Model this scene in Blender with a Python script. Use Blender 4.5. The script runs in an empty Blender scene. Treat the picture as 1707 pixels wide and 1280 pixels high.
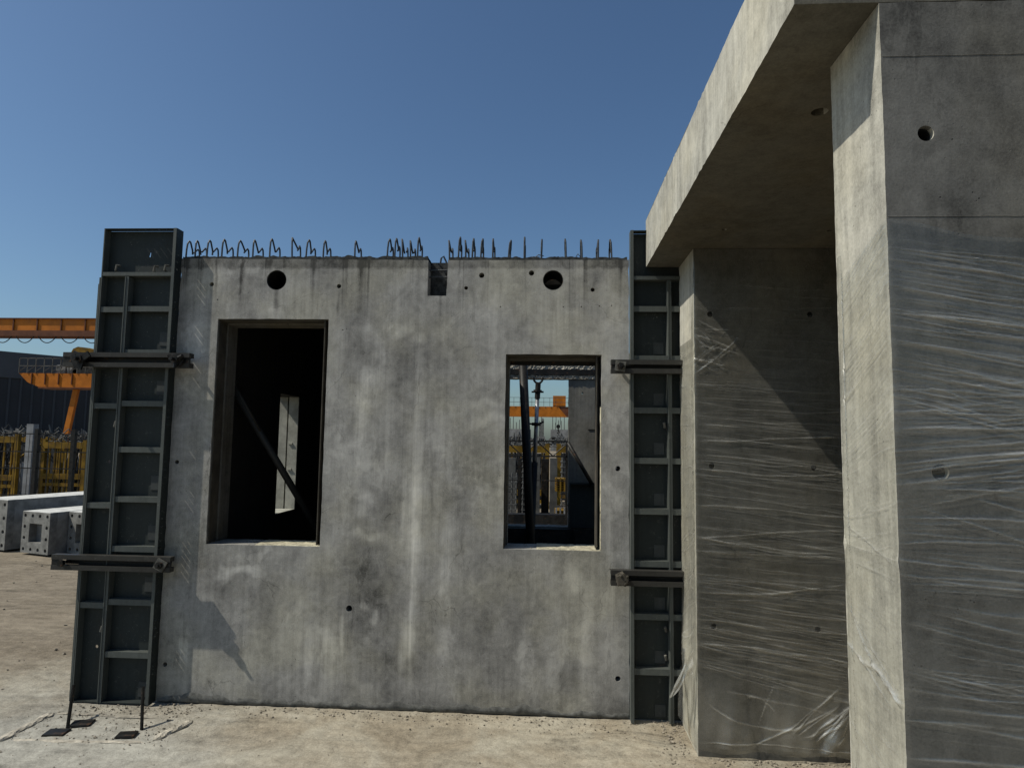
import bpy, bmesh, math, random
import numpy as np
from mathutils import Vector, Matrix, geometry, noise
R = math.radians
random.seed(7)
scn = bpy.context.scene
COL = scn.collection

# ------------------------------------------------------------------ camera
cam_d = bpy.data.cameras.new('camera')
cam = bpy.data.objects.new('camera', cam_d)
COL.objects.link(cam); scn.camera = cam
cam_d.sensor_fit = 'HORIZONTAL'; cam_d.sensor_width = 36.0
cam_d.lens = 36.0 * 1095.09 / 1707.0
cam_d.clip_start = 0.05; cam_d.clip_end = 3000
rt = Vector((0.99845218, 0.05373759, 0.01433564)); up = Vector((-0.00956703, -0.08796788, 0.99607737)); fw = Vector((-0.05478787, 0.99467277, 0.08731762))
m = Matrix(((rt.x, up.x, -fw.x, 0), (rt.y, up.y, -fw.y, 0), (rt.z, up.z, -fw.z, 1.6), (0, 0, 0, 1)))
cam.matrix_world = m
scn.render.resolution_x = 1024; scn.render.resolution_y = 767

# ------------------------------------------------------------------ sun and sky
SUN = Vector((-0.200, -0.060, 0.253)).normalized()
elev = math.asin(SUN.z)
world = bpy.data.worlds.new('World'); scn.world = world
world.use_nodes = True
wn = world.node_tree; wn.nodes.clear()
sky = wn.nodes.new('ShaderNodeTexSky'); sky.sky_type = 'NISHITA'; sky.sun_disc = False
sky.sun_elevation = elev; sky.sun_rotation = math.atan2(SUN.x, SUN.y)
sky.altitude = 0; sky.air_density = 1.0; sky.dust_density = 1.5; sky.ozone_density = 2.0
bg = wn.nodes.new('ShaderNodeBackground'); bg.inputs['Strength'].default_value = 0.083
wo = wn.nodes.new('ShaderNodeOutputWorld')
tint = wn.nodes.new('ShaderNodeMix'); tint.data_type = 'RGBA'; tint.blend_type = 'MULTIPLY'; tint.inputs[0].default_value = 1.0
tint.inputs[7].default_value = (.85, .985, 1.04, 1)
wn.links.new(sky.outputs[0], tint.inputs[6]); gam = wn.nodes.new('ShaderNodeGamma'); gam.inputs[1].default_value = 1.12
wn.links.new(tint.outputs[2], gam.inputs[0]); wn.links.new(gam.outputs[0], bg.inputs['Color']); wn.links.new(bg.outputs[0], wo.inputs['Surface'])
sd = bpy.data.lights.new('sun', 'SUN'); sd.energy = 5.0; sd.angle = R(0.5); sd.color = (1.0, 0.94, 0.82)
so = bpy.data.objects.new('sun', sd); COL.objects.link(so); so.location = (-8, -3, 12)
so.rotation_euler = SUN.to_track_quat('Z', 'Y').to_euler()
scn.view_settings.view_transform = 'Standard'; scn.view_settings.look = 'None'
scn.view_settings.gamma = 1.0; scn.view_settings.exposure = -0.18
try: scn.view_settings.use_curve_mapping = False
except Exception: pass

# ------------------------------------------------------------------ node helpers
class NT:
    def __init__(s, name):
        s.m = bpy.data.materials.new(name); s.m.use_nodes = True
        s.t = s.m.node_tree; s.t.nodes.clear()
        s.out = s.t.nodes.new('ShaderNodeOutputMaterial')
    def n(s, ty, **k):
        o = s.t.nodes.new(ty)
        for a, b in k.items(): setattr(o, a, b)
        return o
    def link(s, a, b): s.t.links.new(a, b)
    def setin(s, sock, v):
        if hasattr(v, 'is_output') or isinstance(v, bpy.types.NodeSocket): s.link(v, sock)
        else: sock.default_value = v
    def pos(s):
        return s.n('ShaderNodeNewGeometry').outputs['Position']
    def obj(s):
        return s.n('ShaderNodeTexCoord').outputs['Object']
    def scale(s, v, sc):
        o = s.n('ShaderNodeMapping'); s.link(v, o.inputs['Vector']); o.inputs['Scale'].default_value = sc
        return o.outputs[0]
    def rot(s, v, r, sc=(1, 1, 1)):
        o = s.n('ShaderNodeMapping'); s.link(v, o.inputs['Vector']); o.inputs['Rotation'].default_value = r; o.inputs['Scale'].default_value = sc
        return o.outputs[0]
    def noise(s, v, sc, det=4, rough=.55, dist=0.0):
        o = s.n('ShaderNodeTexNoise'); s.link(v, o.inputs['Vector'])
        o.inputs['Scale'].default_value = sc; o.inputs['Detail'].default_value = det
        o.inputs['Roughness'].default_value = rough; o.inputs['Distortion'].default_value = dist
        return o.outputs['Fac']
    def voro(s, v, sc, feature='F1'):
        o = s.n('ShaderNodeTexVoronoi', feature=feature); s.link(v, o.inputs['Vector']); o.inputs['Scale'].default_value = sc
        return o.outputs['Distance']
    def math(s, op, a, b=0.0, c=None, clamp=False):
        o = s.n('ShaderNodeMath', operation=op); o.use_clamp = clamp
        s.setin(o.inputs[0], a); s.setin(o.inputs[1], b)
        if c is not None: s.setin(o.inputs[2], c)
        return o.outputs[0]
    def mr(s, v, a, b, c=0.0, d=1.0, smooth=True):
        o = s.n('ShaderNodeMapRange'); o.interpolation_type = 'SMOOTHSTEP' if smooth else 'LINEAR'
        s.link(v, o.inputs['Value'])
        for i, x in zip(('From Min', 'From Max', 'To Min', 'To Max'), (a, b, c, d)): o.inputs[i].default_value = x
        return o.outputs[0]
    def mix(s, f, a, b, mode='MIX'):
        o = s.n('ShaderNodeMix', data_type='RGBA', blend_type=mode)
        s.setin(o.inputs[0], f)
        for sock, v in ((o.inputs[6], a), (o.inputs[7], b)):
            if isinstance(v, tuple): sock.default_value = (*v[:3], 1)
            else: s.link(v, sock)
        return o.outputs[2]
    def gray(s, f):
        o = s.n('ShaderNodeCombineColor')
        for i in range(3): s.link(f, o.inputs[i])
        return o.outputs[0]
    def sep(s, v):
        o = s.n('ShaderNodeSeparateXYZ'); s.link(v, o.inputs[0]); return o.outputs
    def bump(s, h, st=.3, dist=.01, nrm=None):
        o = s.n('ShaderNodeBump'); s.link(h, o.inputs['Height']); o.inputs['Strength'].default_value = st; o.inputs['Distance'].default_value = dist
        if nrm is not None: s.link(nrm, o.inputs['Normal'])
        return o.outputs[0]
    def bsdf(s, col, rough=.85, nrm=None, metal=0.0, spec=.3):
        p = s.n('ShaderNodeBsdfPrincipled')
        s.setin(p.inputs['Base Color'], (*col, 1) if isinstance(col, tuple) else col)
        s.setin(p.inputs['Roughness'], rough); s.setin(p.inputs['Metallic'], metal)
        p.inputs['Specular IOR Level'].default_value = spec
        if nrm is not None: s.link(nrm, p.inputs['Normal'])
        s.link(p.outputs[0], s.out.inputs['Surface'])
        return p

def mat_simple(name, col, rough=.6, var=.25, vs=8, bumpst=.15, spec_=.35, metal=0.0, rust=0.0):
    t = NT(name); P = t.obj()
    spec = min(spec_, .2) if metal == 0 else spec_
    n = t.noise(P, vs, 5, .6)
    f = t.mr(n, .3, .7, 1 - var, 1 + var)
    c = t.mix(1.0, col, t.gray(f), 'MULTIPLY')
    if rust > 0:
        r = t.mr(t.noise(P, vs * 2.3, 6, .7), .6 - rust * .2, .7, 0, 1)
        c = t.mix(r, c, (.085, .045, .025))
    s_ = t.mr(n, .3, .7, rough - .08, rough + .1)
    t.bsdf(c, s_, t.bump(t.noise(P, vs * 9, 4), bumpst, .003), metal, spec)
    return t.m

# every stain: (x, z, half width, half height, amount) in metres on a face seen along Y
def mat_concrete(name, base=(.25, .25, .24), contrast=1.0, streak=1.0, stains=(), top=None, foot=None, smear=0.0, bumpst=.35, pits=1.0, patches=1.0, hl=0.0, seams=(), warm=(.26, .245, .20)):
    t = NT(name); P = t.pos()
    big = t.noise(P, 1.1, 3, .55, .4)
    mid = t.noise(P, 3.7, 6, .62, .3)
    fine = t.noise(P, 26, 6, .7)
    micro = t.noise(P, 150, 3, .7)
    st1 = t.noise(t.scale(P, (9, 9, .7)), 1.0, 4, .6)
    st2 = t.noise(t.scale(P, (38, 38, 1.1)), 1.0, 5, .65)
    blot = t.noise(P, 8.5, 7, .68, .8)
    v = t.math('MULTIPLY_ADD', big, 1.0 * contrast, 1 - .50 * contrast)
    for src, amt in ((mid, 1.05 * contrast), (blot, .75 * contrast), (st1, .75 * streak), (st2, .70 * streak), (fine, .80), (micro, .75)):
        v = t.math('MULTIPLY_ADD', src, amt, t.math('ADD', v, -amt / 2))
    # crisp-edged skins of laitance, hairline cracks and mould joints
    crisp = t.mr(t.noise(t.scale(P, (4.2, 4.2, 2.9)), 1.0, 8, .66, .9), .585, .615)
    v = t.math('MULTIPLY_ADD', crisp, .13 * patches, v)
    crisp2 = t.mr(t.noise(t.scale(P, (7.0, 7.0, 2.2)), 1.0, 8, .7, .5), .40, .375)
    v = t.math('MULTIPLY_ADD', crisp2, -.13 * contrast, v)
    cw = t.n('ShaderNodeTexNoise'); t.link(P, cw.inputs['Vector']); cw.inputs['Scale'].default_value = 7; cw.inputs['Detail'].default_value = 5
    cm = t.n('ShaderNodeVectorMath', operation='MULTIPLY_ADD'); t.link(cw.outputs['Color'], cm.inputs[0]); cm.inputs[1].default_value = (.14, .14, .14); t.link(P, cm.inputs[2])
    crack = t.mr(t.voro(cm.outputs[0], 1.7, 'DISTANCE_TO_EDGE'), .0045, .0015)
    crack = t.math('MULTIPLY', crack, t.mr(t.noise(P, 2.2, 3), .52, .60))
    v = t.math('MULTIPLY_ADD', crack, -.30, v)
    if seams:
        sx_ = t.sep(P)
        for (ax, at_, lo_, hi_z) in seams:
            dd = t.math('ABSOLUTE', t.math('SUBTRACT', t.math('MULTIPLY_ADD', t.noise(P, 20, 2), .004, sx_[ax]), at_ + .002))
            ln = t.math('MULTIPLY', t.mr(dd, .0030, .0010), t.mr(t.noise(P, 6, 3), .35, .55))
            o2 = sx_[2 if ax == 0 else 0]
            ln = t.math('MULTIPLY', ln, t.math('MULTIPLY', t.mr(o2, lo_ - .01, lo_ + .01), t.mr(o2, hi_z + .01, hi_z - .01)))
            v = t.math('MULTIPLY_ADD', ln, -.34, v)
            v = t.math('MULTIPLY_ADD', t.math('MULTIPLY', t.mr(dd, .035, .0), ln), .2, v)
    # pale laitance smears
    warp = t.n('ShaderNodeTexNoise'); t.link(P, warp.inputs['Vector']); warp.inputs['Scale'].default_value = 5.5; warp.inputs['Detail'].default_value = 4
    wv = t.n('ShaderNodeVectorMath', operation='MULTIPLY_ADD'); t.link(warp.outputs['Color'], wv.inputs[0])
    wv.inputs[1].default_value = (.05, .0, .24); wv.inputs[2].default_value = (-.025, 0, -.12)
    wp = t.n('ShaderNodeVectorMath', operation='ADD'); t.link(P, wp.inputs[0]); t.link(wv.outputs[0], wp.inputs[1])
    patch = t.mr(t.noise(t.scale(wp.outputs[0], (3.0, 3.0, 1.7)), 1.0, 6, .66), .55, .66)
    v = t.math('MULTIPLY_ADD', patch, .40 * patches, v)
    for (sx, sz, rx, rz, amt) in stains:
        d = t.n('ShaderNodeVectorMath', operation='SUBTRACT'); t.link(wp.outputs[0], d.inputs[0]); d.inputs[1].default_value = (sx, 0, sz)
        e = t.n('ShaderNodeVectorMath', operation='MULTIPLY'); t.link(d.outputs[0], e.inputs[0]); e.inputs[1].default_value = (1 / rx, 0, 1 / rz)
        l = t.n('ShaderNodeVectorMath', operation='LENGTH'); t.link(e.outputs[0], l.inputs[0])
        g = t.mr(l.outputs['Value'], 1.25, .15, 0, amt * 1.9)
        g = t.math('MULTIPLY', g, t.mr(st2, .3, .6, .55, 1.1))
        v = t.math('ADD', v, g)
    xyz = t.sep(P)
    if top is not None:      # dark run-off marks that start at the top edge
        drip = t.mr(t.noise(t.scale(P, (17, 17, .25)), 1.0, 3, .6), .54, .68)
        zf = t.math('MULTIPLY_ADD', t.noise(t.scale(P, (6, 6, .1)), 1.0, 2), .5, xyz[2])
        drip = t.math('MULTIPLY', drip, t.mr(zf, top - .20, top + .25, 0, .60))
        v = t.math('SUBTRACT', v, drip)
        lip = t.mr(t.math('MULTIPLY_ADD', t.noise(P, 22, 4), .05, xyz[2]), top - .006, top + .020, 0, .45)
        v = t.math('SUBTRACT', v, lip)
    if foot is not None:
        damp = t.mr(t.math('MULTIPLY_ADD', t.noise(t.scale(P, (4, 4, 4)), 1.0, 5, .65), .22, xyz[2]), foot + .26, foot + .04, 0, .42)
        v = t.math('SUBTRACT', v, damp)
    hgt = t.math('MULTIPLY_ADD', fine, .5, t.math('MULTIPLY', micro, .35))
    if hl > 0:               # form-board lines
        hn = t.noise(t.scale(P, (.6, .6, 60)), 1.0, 4, .6)
        v = t.math('MULTIPLY_ADD', hn, hl, t.math('ADD', v, -hl / 2))
    pv = t.voro(P, 42)
    pit = t.math('MULTIPLY', t.mr(pv, .12, .05), t.mr(t.noise(P, 9, 3), .52, .62))
    pit = t.math('MULTIPLY', pit, pits)
    v = t.math('MULTIPLY_ADD', pit, -.6, v)
    hgt = t.math('MULTIPLY_ADD', pit, -1.6, hgt)
    hgt = t.math('MULTIPLY_ADD', t.noise(P, 7, 4, .5, .5), 1.6, hgt)
    hgt = t.math('MULTIPLY_ADD', t.noise(t.scale(P, (30, 30, 2)), 1.0, 3), .35, hgt)
    v = t.math('MAXIMUM', v, .22)
    c = t.mix(t.mr(t.noise(P, 2.3, 4), .4, .65, 0, .75), base, warm)
    c = t.mix(1.0, c, t.gray(v), 'MULTIPLY')
    t.bsdf(c, .88, t.bump(hgt, bumpst, .004), spec=.22)
    return t.m

def mat_ground(name):
    t = NT(name); P = t.pos()
    a = t.noise(P, .35, 5, .6, .4); b = t.noise(P, 1.9, 6, .65, .6)
    c_ = t.noise(P, 11, 7, .7); d = t.noise(P, 75, 4, .75); sp = t.noise(P, 210, 2, .6)
    sw = t.n('ShaderNodeTexWave', wave_type='RINGS', bands_direction='Z'); t.link(t.rot(P, (0, 0, .3), (1, 1, 1)), sw.inputs['Vector'])
    sw.inputs['Scale'].default_value = 3.2; sw.inputs['Distortion'].default_value = 9; sw.inputs['Detail'].default_value = 5; sw.inputs['Detail Scale'].default_value = 2.2
    drag = t.noise(t.rot(P, (0, 0, R(38)), (1.4, 17, 1)), 1.0, 5, .6, .3)
    v = t.math('MULTIPLY_ADD', a, 1.1, .45)
    for src, amt in ((b, 1.15), (c_, 1.0), (d, 1.0), (sp, .8), (drag, .6), (sw.outputs['Fac'], .10)):
        v = t.math('MULTIPLY_ADD', src, amt, t.math('ADD', v, -amt / 2))
    dark = t.mr(t.noise(t.scale(P, (1.1, 2.2, 1)), 1.0, 6, .7, .8), .55, .68, 0, .36)
    v = t.math('SUBTRACT', v, dark)
    crumb = t.mr(t.noise(P, 130, 3, .8), .64, .7, 0, -.35)
    v = t.math('ADD', v, crumb)
    v = t.math('MAXIMUM', v, .25)
    xyz = t.sep(P)
    c = t.mix(t.mr(b, .35, .65), (.285, .246, .184), (.290, .268, .215))
    # pale dried slurry round the anchor pad, brown yard farther out
    wob = t.math('MULTIPLY_ADD', t.noise(P, 1.7, 5, .65), 1.6, -.8)
    ds = t.n('ShaderNodeVectorMath', operation='DISTANCE'); t.link(P, ds.inputs[0]); ds.inputs[1].default_value = (-2.6, 3.1, 0)
    pale = t.mr(t.math('ADD', ds.outputs['Value'], wob), 1.5, .5, 0, .8)
    c = t.mix(pale, c, (.30, .295, .262))
    far = t.mr(t.math('ADD', xyz[1], wob), 4.1, 5.0, 0, .85)
    c = t.mix(far, c, (.185, .155, .115))
    moss = t.mr(t.math('MULTIPLY', t.noise(t.scale(P, (.5, 1.4, 1)), 1.0, 5, .7), far), .5, .65, 0, .5)
    c = t.mix(moss, c, (.115, .118, .078))
    c = t.mix(1.0, c, t.gray(v), 'MULTIPLY')
    h = t.math('MULTIPLY_ADD', d, .5, t.math('MULTIPLY', sp, .3))
    h = t.math('MULTIPLY_ADD', c_, 1.6, h); h = t.math('MULTIPLY_ADD', drag, 1.0, h); h = t.math('MULTIPLY_ADD', b, 2.5, h)
    t.bsdf(c, .95, t.bump(h, .55, .010), spec=.15)
    return t.m

def mat_steel(name, col=(.021, .0245, .0225), rough=.55):
    t = NT(name); P = t.pos()
    n = t.noise(P, 5, 5, .65); f = t.noise(P, 60, 4, .7)
    drip = t.noise(t.scale(P, (40, 40, 1.5)), 1.0, 4, .6)
    v = t.math('MULTIPLY_ADD', n, .6, .7); v = t.math('MULTIPLY_ADD', f, .4, t.math('ADD', v, -.2)); v = t.math('MULTIPLY_ADD', drip, .5, t.math('ADD', v, -.25))
    c = t.mix(1.0, col, t.gray(v), 'MULTIPLY')
    cem = t.mr(t.noise(P, 19, 8, .8), .57, .66, 0, .45)
    c = t.mix(cem, c, (.085, .085, .078))
    spl = t.math('MULTIPLY', t.mr(t.noise(P, 95, 3, .6), .66, .70), t.mr(t.noise(P, 6, 3), .45, .6, 0, .7))
    c = t.mix(spl, c, (.17, .168, .15))
    ru = t.mr(t.noise(P, 11, 5, .7, .5), .66, .74, 0, .6)
    c = t.mix(ru, c, (.07, .04, .025))
    t.bsdf(c, t.mr(n, .3, .7, rough - .1, rough + .15), t.bump(f, .12, .002), 0.0, .22)
    return t.m

def mat_film(name):
    t = NT(name); P = t.pos()
    at = t.n('ShaderNodeAttribute', attribute_name='fold'); fold = at.outputs['Fac']
    n = t.noise(P, 14, 5, .6, .5)
    tr = t.n('ShaderNodeBsdfTransparent'); tr.inputs[0].default_value = (.97, .972, .96, 1)
    gl = t.n('ShaderNodeBsdfGlossy'); gl.inputs['Roughness'].default_value = .26; gl.inputs['Color'].default_value = (.70, .68, .62, 1)
    df = t.n('ShaderNodeBsdfDiffuse'); df.inputs['Color'].default_value = (.80, .80, .75, 1)
    tl = t.n('ShaderNodeBsdfTranslucent'); tl.inputs['Color'].default_value = (.75, .75, .70, 1)
    bp = t.bump(t.noise(t.scale(P, (12, 12, 60)), 1.0, 4, .6), .35, .003)
    for q in (gl, df): t.link(bp, q.inputs['Normal'])
    m1 = t.n('ShaderNodeMixShader'); m1.inputs[0].default_value = .25; t.link(df.outputs[0], m1.inputs[1]); t.link(tl.outputs[0], m1.inputs[2])
    m2 = t.n('ShaderNodeMixShader'); m2.inputs[0].default_value = .38; t.link(m1.outputs[0], m2.inputs[1]); t.link(gl.outputs[0], m2.inputs[2])
    m3 = t.n('ShaderNodeMixShader')
    base = t.mr(n, .3, .75, .01, .06)
    ge = t.n('ShaderNodeNewGeometry'); dt = t.n('ShaderNodeVectorMath', operation='DOT_PRODUCT')
    t.link(ge.outputs['Incoming'], dt.inputs[0]); t.link(ge.outputs['Normal'], dt.inputs[1])
    cs = t.math('SUBTRACT', 1.0, t.math('ABSOLUTE', dt.outputs['Value']), clamp=True)
    F0 = t.math('MULTIPLY_ADD', t.math('POWER', cs, 5.0), .94, .04)
    lay = t.math('SUBTRACT', 1.0, t.math('POWER', t.math('SUBTRACT', 1.0, F0), 1.3))
    f = t.math('MULTIPLY_ADD', fold, .56, base, clamp=True)
    t.link(f, m3.inputs[0]); t.link(tr.outputs[0], m3.inputs[1]); t.link(m2.outputs[0], m3.inputs[2])
    m4 = t.n('ShaderNodeMixShader'); t.link(lay, m4.inputs[0]); t.link(m3.outputs[0], m4.inputs[1]); t.link(gl.outputs[0], m4.inputs[2])
    t.link(m4.outputs[0], t.out.inputs['Surface'])
    return t.m

# ------------------------------------------------------------------ materials
WALL_STAINS = [
    (-.80, 1.25, .050, 1.05, .24), (-.80, 1.3, .18, .9, .10), (-.97, 1.7, .035, .5, .14), (-.66, 1.5, .03, .6, .10), (-1.05, 2.10, .05, .35, .20), (-1.15, 1.75, .05, .45, .18), (-1.12, 1.98, .05, .10, .30),
    (-.93, 2.30, .12, .06, .22), (-.80, 2.22, .05, .06, .2), (-1.12, 2.26, .07, .06, .22), (-.80, 1.30, .10, .16, .24), (-.85, 1.12, .06, .09, .25),
    (-.35, 1.72, .16, .035, .22), (-.38, 1.81, .12, .03, .18), (-.35, 2.30, .07, .20, .14), (-.32, 2.05, .06, .16, .14), (-1.11, 1.20, .07, .08, .26),
    (-1.10, 1.02, .16, .035, .24), (-1.85, .80, .14, .035, .34), (-1.97, .76, .06, .06, .28), (-1.10, .62, .05, .04, .30), (-1.02, .53, .03, .05, .3),
    (-1.30, .33, .10, .26, .20), (-1.42, .30, .05, .20, .16), (-.83, .42, .05, .13, .28), (-.86, .30, .03, .08, .3), (-2.20, .32, .05, .08, .28),
    (-1.22, .45, .015, .14, .25), (-.80, .60, .02, .55, .20), (-.60, .82, .05, .14, .22), (.06, 2.33, .13, .20, .13), (.17, .80, .07, .07, .30),
    (.22, .45, .05, .35, .16), (.38, .80, .03, .45, .12), (-.60, 1.05, .05, .10, .2), (-2.20, 2.3, .05, .5, .10),
    (-.30, .62, .22, .35, -.16), (-1.0, .75, .22, .30, -.16), (-.45, 1.40, .18, .25, -.10), (-.95, 1.85, .05, .35, -.12), (-1.68, .62, .16, .24, -.12), (.12, .28, .2, .16, -.12),
    (-1.72, 2.45, .02, .12, -.25), (-1.32, 2.47, .012, .08, -.2), (.02, 2.45, .03, .10, -.14), (-1.95, 2.62, .015, .16, -.3), (-2.12, 2.62, .012, .12, -.25)]
M = {}
M['wall'] = mat_concrete('wall_concrete', (.276, .270, .252), 1.15, .85, WALL_STAINS, top=2.69, foot=.0, bumpst=.50, pits=1.4, warm=(.292, .280, .232), seams=((0, -1.185, .12, .80), (0, -.54, .95, 2.1), (0, .20, 2.14, 2.7), (0, .40, .1, 2.3), (2, 1.86, -.75, -.45), (2, .93, -.2, .45)))
M['frame'] = mat_concrete('shade_side_concrete', (.134, .131, .121), 1.25, .45, (), bumpst=.36, patches=.5, hl=.10, warm=(.136, .128, .106))  # darker copy: the weak light on front faces is put into the colour
M['frame_far'] = mat_concrete('shade_far_face', (.122, .119, .105), 1.1, .45, (), bumpst=.36, patches=.4, hl=.10, warm=(.122, .112, .088))  # darkened further for the shade inside the recess
M['edge'] = mat_concrete('sunlit_side_concrete', (.345, .335, .290), .85, 1.25, (), bumpst=.34, patches=.6, warm=(.355, .335, .27))  # paler copy for the left faces, sun put into the colour
M['soffit'] = mat_concrete('shade_soffit_concrete', (.115, .108, .088), .65, .45, (), bumpst=.28, patches=.2, hl=.30, warm=(.115, .10, .07))  # darker copy: shade under the slab painted into the concrete
M['inner'] = mat_concrete('inner_concrete', (.165, .162, .145), .7, .8, (), bumpst=.3, patches=.4, warm=(.17, .16, .13))
M['liner'] = mat_concrete('shaded_liner', (.105, .10, .088), .8, 1.2, (), bumpst=.3, patches=.3, warm=(.11, .098, .07))  # brownish, darkened for the shade in the window reveals
M['darkroom'] = mat_concrete('unlit_inner_concrete', (.022, .022, .021), .7, .6, (), bumpst=.3, patches=.4, warm=(.022, .02, .018))  # near-black: the shade of the rooms is put into the colour
M['rough'] = mat_simple('rough_key_concrete', (.045, .047, .046), .95, .6, 30, .9)
M['mortar'] = mat_simple('mortar', (.25, .23, .19), .95, .4, 22, .8)
M['mortar_grey'] = mat_simple('grey_mortar', (.125, .125, .115), .95, .35, 30, .5)
M['slurry'] = mat_simple('pale_slurry', (.37, .34, .28), .95, .35, 16, .8)
M['rebar'] = mat_simple('rebar_steel', (.030, .036, .042), .5, .35, 40, .5, .5, .2, .15)
M['steel'] = mat_steel('formwork_steel', (.022, .0275, .0262))
M['rib'] = mat_steel('rib_steel', (.072, .080, .074), .5)
M['waler'] = mat_steel('waler_steel', (.032, .031, .028), .5)
M['black'] = mat_simple('black_steel', (.014, .014, .013), .5, .4, 12, .3, .4, 0, .2)
M['plate'] = mat_simple('dull_plate_steel', (.105, .102, .09), .6, .4, 25, .3)
M['label'] = mat_simple('faded_label', (.045, .05, .049), .6, .15, 20, .1)
M['film'] = mat_film('stretch_film')
M['ground'] = mat_ground('dusty_concrete_yard')
M['orange'] = mat_simple('orange_paint', (.42, .135, .012), .5, .2, 1.2, .05)
M['orangedk'] = mat_simple('brown_rail_paint', (.12, .045, .022), .6, .2, 2, .05)
M['yellow'] = mat_simple('yellow_paint', (.17, .10, .010), .55, .45, 3, .1, rust=.35)
M['shed'] = mat_simple('dark_cladding', (.075, .080, .088), .7, .12, .3, .02)
M['shed2'] = mat_simple('dark_cladding_lower', (.042, .045, .050), .7, .12, .3, .02)
M['block'] = mat_simple('sunlit_column_top', (.50, .50, .47), .9, .2, 9, .5)  # paler copy for column tops, sunlight painted into it
M['colside'] = mat_simple('shaded_column_side', (.20, .20, .19), .9, .3, 7, .4)  # darker copy for the column sides, their shade painted in
M['endface'] = mat_simple('shaded_end_face', (.165, .165, .155), .9, .3, 12, .5)  # darker copy: dull light on the ends put into the colour
M['pillar'] = mat_simple('dark_grey_pillar', (.075, .075, .07), .9, .35, 5, .3)  # one even dark grey for the slim pillars
M['lining'] = mat_simple('pale_jamb', (.33, .33, .29), .9, .25, 9, .4)
M['hole'] = mat_simple('hole_black', (.012, .012, .012), .9, .2, 9, .1)  # near-black that supplies the dark inside holes
M['greypost'] = mat_simple('grey_post', (.24, .245, .25), .8, .25, 4, .3)
M['galv'] = mat_simple('galvanised_steel', (.30, .31, .32), .4, .3, 14, .2, .5, .6)
M['far'] = mat_simple('far_concrete', (.19, .19, .185), .9, .4, .6, .3)
M['debris'] = mat_simple('stone_chips', (.25, .22, .175), .95, .5, 60, .3)
M['pipe'] = mat_simple('machine_grey', (.10, .10, .095), .6, .4, 3, .2)

# ------------------------------------------------------------------ object helpers
def tag(o, label=None, cat=None, group=None, kind=None):
    if label: o['label'] = label
    if cat: o['category'] = cat
    if group: o['group'] = group
    if kind: o['kind'] = kind
    return o
def thing(name, loc, label, cat, group=None):
    o = bpy.data.objects.new(name, None); COL.objects.link(o); o.location = loc; o.empty_display_size = .1
    return tag(o, label, cat, group)
ORG = {}
def origin(o):
    v = Vector((0, 0, 0))
    while o is not None: v += Vector(o.location); o = o.parent
    return v
def build(name, bm, mat, parent=None, smooth=False, loc=None):
    """bm is in world metres; the object keeps its own origin"""
    bmesh.ops.recalc_face_normals(bm, faces=bm.faces)
    po = origin(parent) if parent else Vector((0, 0, 0))
    own = Vector(loc) if loc is not None else po
    bmesh.ops.translate(bm, verts=bm.verts, vec=-own)
    me = bpy.data.meshes.new(name); bm.to_mesh(me); bm.free()
    if smooth:
        for p in me.polygons: p.use_smooth = True
    me.materials.append(mat)
    o = bpy.data.objects.new(name, me); COL.objects.link(o)
    o.parent = parent; o.location = own - po
    return o
def sunlit_faces(o, mat):  # gives the left faces the paler copy with sun in its colour
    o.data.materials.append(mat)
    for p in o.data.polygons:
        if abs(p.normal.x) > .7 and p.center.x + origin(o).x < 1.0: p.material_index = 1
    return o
def box(bm, x0, x1, y0, y1, z0, z1, mtx=None):
    vs = [bm.verts.new(mtx @ Vector(p) if mtx else p) for p in
          ((x0, y0, z0), (x1, y0, z0), (x1, y1, z0), (x0, y1, z0), (x0, y0, z1), (x1, y0, z1), (x1, y1, z1), (x0, y1, z1))]
    for f in ((3, 2, 1, 0), (4, 5, 6, 7), (0, 1, 5, 4), (1, 2, 6, 5), (2, 3, 7, 6), (3, 0, 4, 7)): bm.faces.new([vs[i] for i in f])
    return bm
def bx(*a, mtx=None): return box(bmesh.new(), *a, mtx=mtx)
def tube(bm, pts, r, n=8, cap=True):
    pts = [Vector(p) for p in pts]; rings = []
    rr = r if isinstance(r, (list, tuple)) else [r] * len(pts)
    ref = None
    for i, p in enumerate(pts):
        d = (pts[min(i + 1, len(pts) - 1)] - pts[max(i - 1, 0)]).normalized()
        if ref is None: ref = d.orthogonal().normalized()
        a = (ref - d * ref.dot(d)); a = a.normalized() if a.length > 1e-6 else d.orthogonal().normalized(); ref = a
        b = d.cross(a)
        rings.append([bm.verts.new(p + (a * math.cos(2 * math.pi * k / n) + b * math.sin(2 * math.pi * k / n)) * rr[i]) for k in range(n)])
    for A, B in zip(rings, rings[1:]):
        for k in range(n): bm.faces.new((A[k], A[(k + 1) % n], B[(k + 1) % n], B[k]))
    if cap:
        bm.faces.new(rings[0][::-1]); bm.faces.new(rings[-1])
    return bm
def circ(cx, cy, r, n=28): return [(cx + r * math.cos(2 * math.pi * i / n), cy + r * math.sin(2 * math.pi * i / n)) for i in range(n)]
def jit(poly, step=.03, amp=.0015, seed=1, chip=.0):
    rnd = random.Random(seed); out = []
    for i, a in enumerate(poly):
        b = poly[(i + 1) % len(poly)]; a = Vector(a); b = Vector(b); L = (b - a).length; k = max(1, int(L / step)); nrm = Vector((-(b - a).y, (b - a).x)).normalized()
        for j in range(k):
            q = a + (b - a) * (j / k)
            off = noise.noise(Vector((q.x * 9, q.y * 9, seed))) * amp * 1.4 + rnd.uniform(-amp, amp) * .6
            if chip and rnd.random() < .04: off += chip * rnd.uniform(.4, 1)
            if j == 0: off *= .5
            out.append(tuple(q + nrm * off))
    return out
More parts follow.
